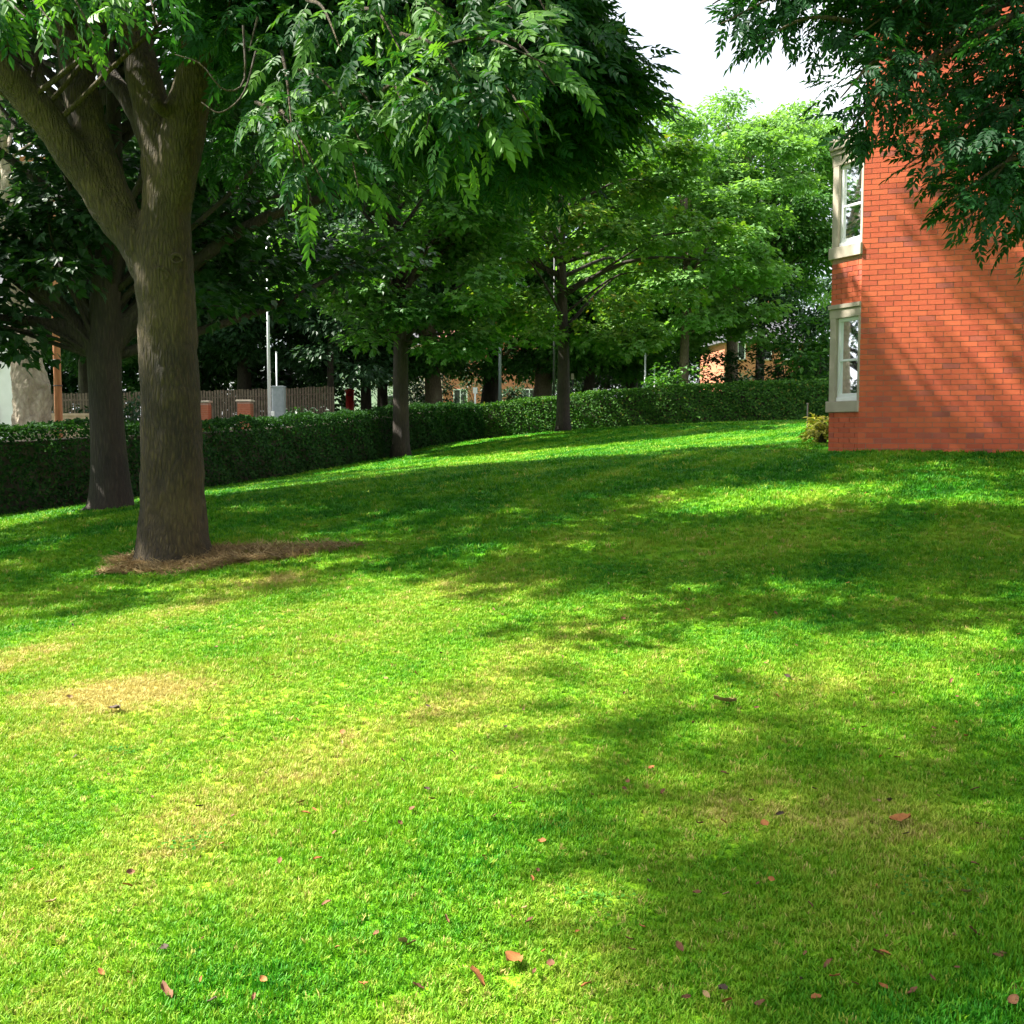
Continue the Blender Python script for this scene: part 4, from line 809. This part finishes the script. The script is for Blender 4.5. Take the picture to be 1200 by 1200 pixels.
pier('left brick gate pier across the street', 240, 44, .50, 470); pier('right brick gate pier across the street', 289, 44, .52, 469)
b = at(277, 44); gt = empty('iron_gate', tuple(b), 'grey barred gate beside the right brick pier', 'gate')
for k in range(9): s = MB(); s.tube([b + [-.42 + k * .085, 0, .05], b + [-.42 + k * .085, 0, 1.25]], .011, 6); s.build('bar', M['steel'], gt)
for z in (.12, 1.15): s = MB(); s.box(b + [-.08, .0, z], (.78, .03, .04)); s.build('rail', M['steel'], gt)
def fence(label, pts, ht, gap=.115):
    root = empty('picket_fence', tuple(on(*pts[0])), label, 'fence'); s = MB(); rl = MB()
    for (x0, y0), (x1, y1) in zip(pts[:-1], pts[1:]):
        Ld = math.hypot(x1 - x0, y1 - y0); n = int(Ld / gap); a = math.atan2(y1 - y0, x1 - x0); AX = np.array([[math.cos(a), math.sin(a), 0], [-math.sin(a), math.cos(a), 0], [0, 0, 1]])
        for k in range(n):
            t = (k + .5) / n; q = on(x0 + (x1 - x0) * t, y0 + (y1 - y0) * t); hh = ht + random.uniform(-.03, .03); s.box(q + [0, 0, hh / 2], (.085, .02, hh), AX)
        for z in (.4, ht - .3):
            q0, q1 = on(x0, y0, z), on(x1, y1, z); off = np.array([-math.sin(a), math.cos(a), 0]) * .04; rl.tube([q0 + off, q1 + off], .03, 4)
    s.build('pickets', M['fence_wood'], root)['kind'] = 'stuff'; rl.build('rails', M['fence_wood'], root)
zt = P(300, 456, 47)[2] - at(300, 47)[2]
fence('weathered brown picket fence across the street behind the gate piers', [hp(60, 46), hp(230, 47.5), hp(300, 47.5), hp(393, 48)], max(zt, 1.4))
b = at(88, 31); s = MB(); wl = empty('garden_wall', tuple(b), 'low sandy coloured wall behind the telegraph pole', 'wall')
x0, x1 = hp(56, 31)[0], hp(112, 31)[0]; zt = P(88, 487, 31)[2]; s.box(((x0 + x1) / 2, 31, (b[2] + zt) / 2 - .1), (x1 - x0, .22, zt - b[2] + .2)); s.build('wall', M['sandstone'], wl, bevel=.01); s = MB(); s.box(((x0 + x1) / 2, 31, zt + .03), (x1 - x0 + .06, .3, .06)); s.build('coping', M['sandstone'], wl)
# railing before the white house
b = at(6, 33); rl = empty('iron_railing', tuple(b), 'dark iron railing in front of the white house', 'railing'); xs = np.arange(hp(-60, 33)[0], hp(22, 33)[0], .13)
s = MB()
for x in xs: s.tube([on(x, 33), on(x, 33, 1.15)], .012, 5)
s.build('bars', M['dark_iron'], rl)['kind'] = 'stuff'; s = MB(); s.box((xs.mean(), 33, on(xs.mean(), 33)[2] + 1.08), (xs[-1] - xs[0], .03, .04)); s.build('rail', M['dark_iron'], rl)
# marker posts, triangle sign, notice plate, post box
def marker(label, px, D, y0):
    b = at(px, D); zt = P(px, y0, D)[2]; root = empty('marker_post', tuple(b), label, 'post'); s = MB(); s.tube([b, [b[0], b[1], zt - .1]], .04, 8); s.build('post', M['white_frame'], root, smooth=True); s = MB(); s.box((b[0], b[1], zt - .13), (.19, .08, .26)); s.build('plate', M['white_frame'], root, bevel=.01)
marker('short white marker post above the hedge before the leaning trunk', 557, 47.5, 454); marker('small white marker post right of the slim sycamore', 697, 52, 455)
b = at(755, 48); sg = empty('road_sign', tuple(b), 'grey back of a triangular road sign on a pole above the hedge', 'road sign'); s = MB(); zt = P(755, 408, 48)[2]; s.tube([b, [b[0], b[1], zt]], .038, 10); s.build('pole', M['steel'], sg, smooth=True)
c = P(755, 456, 48); s = MB(); R0 = .26; tri = [(c[0] - R0, c[2] - .17), (c[0] + R0, c[2] - .17), (c[0], c[2] + .27)]; V = [(x, 47.92, z) for x, z in tri] + [(x, 47.94, z) for x, z in tri]; s.add(V, [(0, 1, 2), (5, 4, 3), (0, 3, 4, 1), (1, 4, 5, 2), (2, 5, 3, 0)]); s.build('plate', M['grey_paint'], sg)
b = at(766, 50); s2 = empty('sign_pole', tuple(b), 'bare thin grey pole just right of the triangle sign', 'pole'); s = MB(); s.tube([b, [b[0], b[1], P(766, 430, 50)[2]]], .035, 8); s.build('pole', M['steel'], s2, smooth=True); s = MB(); s.tube([[b[0], b[1], P(766, 430, 50)[2]], [b[0], b[1], P(766, 428, 50)[2]]], .042, 8); s.build('cap', M['steel'], s2)
b = at(680, 54); npz = P(671, 441, 53); s = MB(); nb = empty('notice_plate', (npz[0], npz[1], npz[2]), 'small pale notice plate on a post right of the slim sycamore trunk', 'sign'); s.box(npz, (.14, .03, .28)); s.build('plate', M['stone'], nb); s = MB(); g_ = at(671, 53); s.tube([[npz[0], 53.05, g_[2]], [npz[0], 53.05, npz[2] + .1]], .03, 6); s.build('post', M['dark_iron'], nb)
b = at(411, 56); pbx = empty('post_box', tuple(b), 'small bright red pillar box seen between dark trunks', 'post box'); zt = P(411, 455, 56)[2]; b = np.array(b); hgt = max(zt - b[2], 1.2)
s = MB(); s.tube([b, b + [0, 0, .15]], .25, 16); s.build('plinth', M['dark_iron'], pbx, smooth=True); s = MB(); s.tube([b + [0, 0, .15], b + [0, 0, hgt - .15]], .21, 20); s.build('body', M['post_red'], pbx, smooth=True)
s = MB(); s.tube([b + [0, 0, hgt - .15], b + [0, 0, hgt - .1], b + [0, 0, hgt - .02], b + [0, 0, hgt]], [.25, .25, .18, .05], 20); s.build('cap', M['post_red'], pbx, smooth=True); s = MB(); s.box(b + [0, -.21, hgt - .35], (.2, .02, .05)); s.build('slot', M['dark_iron'], pbx)

# ------------------------------------------------------------------ houses in the background
def house(name, label, c, wdt, dep, ht, rz, wall, roof, cols, rows, rise=2.4, door=True, ww=.95, wh=1.25):
    root = empty(name, tuple(c), label, 'house', None, rz); ca, sa = math.cos(rz), math.sin(rz); U_ = np.array([ca, sa, 0]); N_ = np.array([sa, -ca, 0]); c = np.asarray(c); AX = np.stack([U_, -N_, [0, 0, 1]])
    def bx(mbx, u, d, z, su, sd, sz): mbx.box(c + U_ * u - N_ * d + np.array([0, 0, z]), (su, sd, sz), AX)
    s = MB(); bx(s, 0, dep / 2, ht / 2 - .3, wdt, dep, ht + .6); s.build('wall', M[wall], root)
    s = MB(); e = .35; V = [c + U_ * u - N_ * d + np.array([0, 0, z]) for u, d, z in ((-wdt / 2 - e, -e, ht), (wdt / 2 + e, -e, ht), (wdt / 2 + e, dep + e, ht), (-wdt / 2 - e, dep + e, ht), (-wdt / 2 - e, dep / 2, ht + rise), (wdt / 2 + e, dep / 2, ht + rise))]
    s.add(V, [(0, 1, 5, 4), (2, 3, 4, 5), (1, 2, 5), (3, 0, 4), (3, 2, 1, 0)]); rf = s.build('roof', M[roof], root)
    s = MB(); bx(s, wdt * .3, dep / 2, ht + rise + .1, .8, .6, 1.3); s.build('chimney', M['pier_brick'], rf)
    for r_ in range(rows):
        for k in range(cols):
            u = (k + .5) / cols * wdt - wdt / 2; z = 1.5 + r_ * 2.7
            if door and r_ == 0 and k == cols // 2:
                s = MB(); bx(s, u, -.02, 1.0, .95, .06, 2.05); s.build('door', M['dark_iron'], root); continue
            s = MB()
            for su, sz, du, dz in ((ww, .08, 0, wh / 2), (ww, .08, 0, -wh / 2), (.08, wh, -ww / 2, 0), (.08, wh, ww / 2, 0), (.06, wh, 0, 0)): bx(s, u + du, -.02 - .001 * (su < .07), z + dz, su, .07, sz)
            wn = s.build('window', M['white_frame'], root)
            s = MB(); bx(s, u, -.004, z, ww - .08, .02, wh - .08); p_ = s.build('pane', M['dark_room'], wn)
            s = MB(); bx(s, u, -.07, z - wh / 2 - .08, ww + .2, .16, .07); s.build('sill', M['stone'], wn)
house('white_house', 'white rendered house at the left edge beyond the street', on(hp(-72, 36)[0], 36), 5.4, 7, 5.6, .5, 'render_white', 'slate', 2, 2, door=False)
house('white_house', 'distant white house glimpsed between trunks left of centre', on(hp(455, 82)[0], 82), 9, 7, 5.8, 0.05, 'render_white', 'slate', 3, 2)
house('brick_house', 'distant orange brick house glimpsed between the leaning trunks', on(hp(580, 80)[0], 80), 7.5, 7, 5.6, -.05, 'house_brick', 'tile_roof', 3, 2)
house('brick_house', 'sunlit brick house behind the slender tree at right', on(hp(893, 74)[0], 74), 5.4, 6, 4.6, .1, 'house_brick', 'slate', 3, 2)

# thin iron post and soil by the bay
b = on(hp(945, 21)[0], 21); ip = empty('iron_post', tuple(b), 'thin black iron post beside the yellow shrub', 'post'); s = MB(); s.tube([b + [0, 0, -.05], b + [0, 0, .7]], .013, 7); s.build('post', M['dark_iron'], ip); s = MB(); s.tube([b + [0, 0, .7], b + [0, 0, .73]], .02, 7); s.build('cap', M['dark_iron'], ip)

# ------------------------------------------------------------------ grass
def tuft_mesh(name, nb, h, spread, seed, flat=0.0, wd=.0028):
    r = np.random.default_rng(seed); V = []; Fq = []
    for k in range(nb):
        a = r.uniform(0, 6.28); q = np.array([r.normal(0, spread), r.normal(0, spread), 0]); hh = h * r.uniform(.55, 1.2); b = r.uniform(0, 6.28); out_ = np.array([math.cos(b), math.sin(b), 0]); side = np.array([-math.sin(b), math.cos(b), 0]) * wd * r.uniform(.7, 1.3)
        ben = r.uniform(.15, .9) + flat * 2; up = np.array([0, 0, 1.]) * (1 - flat * .85)
        m1 = q + up * hh * .55 + out_ * hh * ben * .3; tp_ = q + up * hh * (1 - .25 * min(ben, 1)) + out_ * hh * ben * .8; i0 = len(V)
        V += [q - side, q + side, m1 + side * .8, m1 - side * .8, tp_ + side * .25, tp_ - side * .25]; Fq += [[i0, i0 + 1, i0 + 2, i0 + 3], [i0 + 3, i0 + 2, i0 + 4, i0 + 5]]
    return np_mesh(name, np.array(V), np.array(Fq), 4)
def scatter(name, label, pts, rot, scl, var, dry, meshes, mat):
    src = bpy.data.collections.new(name + '_tufts')
    for me_ in meshes:
        me_.materials.append(mat); src.objects.link(bpy.data.objects.new(name + '_tuft', me_))
    me = bpy.data.meshes.new(name); me.vertices.add(len(pts)); me.vertices.foreach_set('co', np.asarray(pts, np.float32).ravel())
    for nm_, ty, v in (('rot', 'FLOAT_VECTOR', rot), ('scl', 'FLOAT_VECTOR', scl)):
        at_ = me.attributes.new(nm_, ty, 'POINT'); at_.data.foreach_set('vector', np.asarray(v, np.float32).ravel())
    at_ = me.attributes.new('var', 'INT', 'POINT'); at_.data.foreach_set('value', np.asarray(var, np.int32)); at_ = me.attributes.new('dry', 'FLOAT', 'POINT'); at_.data.foreach_set('value', np.asarray(dry, np.float32)); me.update()
    o = link(name, me, mat); ng = bpy.data.node_groups.new(name, 'GeometryNodeTree')
    ng.interface.new_socket('Geometry', in_out='INPUT', socket_type='NodeSocketGeometry'); ng.interface.new_socket('Geometry', in_out='OUTPUT', socket_type='NodeSocketGeometry')
    gi = ng.nodes.new('NodeGroupInput'); go = ng.nodes.new('NodeGroupOutput'); ip_ = ng.nodes.new('GeometryNodeInstanceOnPoints'); cinfo = ng.nodes.new('GeometryNodeCollectionInfo')
    cinfo.inputs['Collection'].default_value = src; cinfo.inputs['Separate Children'].default_value = True; cinfo.inputs['Reset Children'].default_value = True
    def na(nm_, ty): x = ng.nodes.new('GeometryNodeInputNamedAttribute'); x.data_type = ty; x.inputs['Name'].default_value = nm_; return x.outputs['Attribute']
    e2r = ng.nodes.new('FunctionNodeEulerToRotation')
    ng.links.new(gi.outputs[0], ip_.inputs['Points']); ng.links.new(cinfo.outputs[0], ip_.inputs['Instance']); ip_.inputs['Pick Instance'].default_value = True
    ng.links.new(na('var', 'INT'), ip_.inputs['Instance Index']); ng.links.new(na('rot', 'FLOAT_VECTOR'), e2r.inputs[0]); ng.links.new(e2r.outputs[0], ip_.inputs['Rotation']); ng.links.new(na('scl', 'FLOAT_VECTOR'), ip_.inputs['Scale'])
    ng.links.new(ip_.outputs[0], go.inputs[0]); md = o.modifiers.new('scatter', 'NODES'); md.node_group = ng
    tag(o, label, 'grass', None, 'stuff'); return o
def wedge(n, d0, d1, half, power):
    """points with density falling as 1/D^power"""
    u = rng.random(n); k = 2 - power
    D = d0 * (d1 / d0) ** u if abs(k) < 1e-3 else (d0 ** k + u * (d1 ** k - d0 ** k)) ** (1 / k)
    return rng.uniform(-1, 1, n) * (half * D + 2.4), D
x1, y1 = wedge(230000, 1.4, 9.0, .62, 1.6); x2, y2 = wedge(115000, 9.0, 43.5, .58, 1.9)
x = np.r_[x1, x2]; y = np.r_[y1, y2]; ok = (x > hedge_x(y) + .35) & (y < 43.0 - .1 * np.clip(x - 1, 0, 20)) & ~((np.stack([x - CN[0], y - CN[1]], -1) @ WN[:2] < .02) & (np.stack([x - CN[0], y - CN[1]], -1) @ WU[:2] > -.6)) & (np.hypot(x - ab[0], y - ab[1]) > .42)
x, y = x[ok], y[ok]; n_ = len(x); zz = gz(x, y) + .012 * vnoise(x, y, 11, 2.3)
sxy = np.clip(y / 6.5, .8, 4.0) * rng.uniform(.75, 1.25, n_); sz = np.clip(y / 9, .8, 1.5) * rng.uniform(.6, 1.25, n_) * (1 + .25 * vnoise(x, y, 15, 2.0))
dr = dry_and_light(x, y) + np.where(rng.random(n_) < .07, rng.uniform(.15, .45, n_), 0)
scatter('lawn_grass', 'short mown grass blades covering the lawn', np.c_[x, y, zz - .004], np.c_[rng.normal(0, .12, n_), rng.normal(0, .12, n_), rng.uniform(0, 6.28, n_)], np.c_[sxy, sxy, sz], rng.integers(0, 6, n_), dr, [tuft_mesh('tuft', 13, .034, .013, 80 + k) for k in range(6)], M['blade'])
# dead grass and clippings heaped round the ash trunk
n_ = 3600; a = rng.uniform(0, 6.28, n_); r = np.sqrt(rng.random(n_)); cx = ab[0] + .45; cy = ab[1] - .15
lob = 1 + .22 * np.sin(a * 3 + 1) + .12 * np.sin(a * 7); x = cx + r * np.cos(a) * 1.1 * lob; y = cy + r * np.sin(a) * .6 * lob; ok = np.hypot(x - ab[0], y - ab[1]) > .36; x, y = x[ok], y[ok]; n_ = len(x)
hz = .018 * np.clip(1 - ((x - cx) / 1.1) ** 2 - ((y - cy) / .6) ** 2, 0, 1)
scatter('dead_grass', 'brown dead grass and clippings ringed round the ash trunk', np.c_[x, y, gz(x, y) + hz * rng.random(n_) + .012], np.c_[rng.normal(0, .3, n_), rng.normal(0, .3, n_), rng.uniform(0, 6.28, n_)], np.c_[np.repeat(rng.uniform(.8, 1.6, n_)[:, None], 2, 1), rng.uniform(.25, .7, n_)], rng.integers(0, 4, n_), np.ones(n_), [tuft_mesh('straw', 12, .045, .02, 90 + k, .9, .003) for k in range(4)], M['straw'])

# ------------------------------------------------------------------ fallen leaves on the lawn
LM = [mat_plain('dry_leaf_brown', (.085, .032, .012), (.16, .065, .022), 60, .8), mat_plain('dry_leaf_orange', (.20, .065, .012), (.30, .115, .025), 60, .8), mat_plain('dry_leaf_tan', (.17, .105, .04), (.27, .18, .075), 60, .8), mat_plain('dry_leaf_dark', (.03, .018, .01), (.06, .034, .018), 60, .8)]
def fallen_mesh(seed, wd):
    r = np.random.default_rng(seed); V = []; Fq = []; k = 6
    for i in range(k + 1):
        t = i / k; ww = wd * math.sin(math.pi * (t * .9 + .05)) ** .8; cur = .22 * math.sin(t * 3 + seed)
        for j, s in enumerate((-1, 0, 1)): V.append((s * ww * r.uniform(.85, 1.15), t - .5, cur * .5 + abs(s) * .16 * r.uniform(.6, 1.3) + .02))
    for i in range(k):
        for j in range(2): b = i * 3 + j; Fq.append([b, b + 1, b + 4, b + 3])
    return np_mesh('fallen_leaf', np.array(V), np.array(Fq), 4, True)
FM = [fallen_mesh(s, w_) for s, w_ in ((1, .22), (2, .30), (3, .38), (4, .18), (5, .45))]
for me_ in FM: me_.materials.append(LM[0])
def put_leaf(px, py, size, mi, label, group, vi=None):
    lo, hi = 1.8, 60.0
    for _ in range(40):                                  # walk along the ray down to the lawn
        D = (lo + hi) / 2; p_ = P(px, py, D)
        if p_[2] > float(gz(p_[:1], p_[1:2])[0]): lo = D
        else: hi = D
    o = bpy.data.objects.new('fallen_leaf', FM[int(rng.integers(5)) if vi is None else vi]); C.objects.link(o); p_ = P(px, py, lo)
    o.location = (p_[0], p_[1], p_[2] + .028); o.rotation_euler = (rng.normal(0, .35), rng.normal(0, .35), rng.uniform(0, 6.28)); o.scale = [size] * 3
    o.material_slots[0].link = 'OBJECT'; o.material_slots[0].material = LM[mi]; return tag(o, label, 'leaf', group)
put_leaf(602, 1135, .06, 1, 'largest orange brown leaf on the grass near the bottom edge', None, 4)
put_leaf(1055, 968, .075, 1, 'orange leaf standing out on the shaded grass at right', None, 2); put_leaf(850, 827, .11, 2, 'long tan twig-like leaf on the grass right of centre', None, 3)
put_leaf(558, 1158, .06, 1, 'small orange leaf just left of the largest leaf', None, 0); put_leaf(135, 836, .09, 3, 'dark curled leaf on the bare dry patch at left', None, 1); put_leaf(195, 1174, .07, 0, 'brown leaf lying at the lower left edge of the lawn', None, 3)
for k in range(260):
    py = 560 + 630 * rng.random() ** 1.15; px = 1200 * rng.random() ** .72
    if px < 330 and py < 700: continue
    mi = int(rng.choice(4, p=[.44, .30, .12, .14])); nm_ = ('brown', 'orange', 'tan', 'dark')[mi]
    where = ('on the far lawn by the shade band', 'on the middle of the lawn', 'on the near lawn', 'near the bottom edge of the lawn')[int(np.searchsorted([700, 860, 1030], py))] + (' at far left', ' left of centre', ' right of centre', ' at far right')[min(int(px / 300), 3)]
    put_leaf(px, py, rng.uniform(.016, .036), mi, 'small %s dry leaf %s' % (nm_, where), '%s fallen leaves %s' % (nm_, where))

# ------------------------------------------------------------------ clover and broad-leaved weeds in the lawn
for k, (px, py, r_, lab) in enumerate(((222, 992, .07, 'light green clover patch in the sunlit grass lower left'), (905, 805, .10, 'green weed patch in the shaded grass right of centre'), (1105, 1045, .09, 'clover patch near the lower right edge'), (135, 885, .05, 'small dark weed below the bare dry patch at left'), (700, 1060, .06, 'small clover patch right of the largest leaf'))):
    lo, hi = 1.8, 60.0
    for _ in range(40):
        D = (lo + hi) / 2; p_ = P(px, py, D)
        if p_[2] > float(gz(p_[:1], p_[1:2])[0]): lo = D
        else: hi = D
    n_ = 70; q = np.c_[rng.normal(0, r_, n_) + p_[0], rng.normal(0, r_ * .8, n_) + p_[1], np.zeros(n_)]; q[:, 2] = gz(q[:, 0], q[:, 1]) + rng.uniform(.02, .04, n_)
    d_ = rng.normal(0, 1, (n_, 3)) * [1, 1, .15]; o = link('clover_patch', crown_mesh('clover_patch', leaf_simple(.9, .1), q, d_, np.array([0, 0, 1.]) + jit(n_, .25), np.zeros(n_, int), .016, 200 + k), M['clover']); tag(o, lab, 'clover', None, 'stuff')
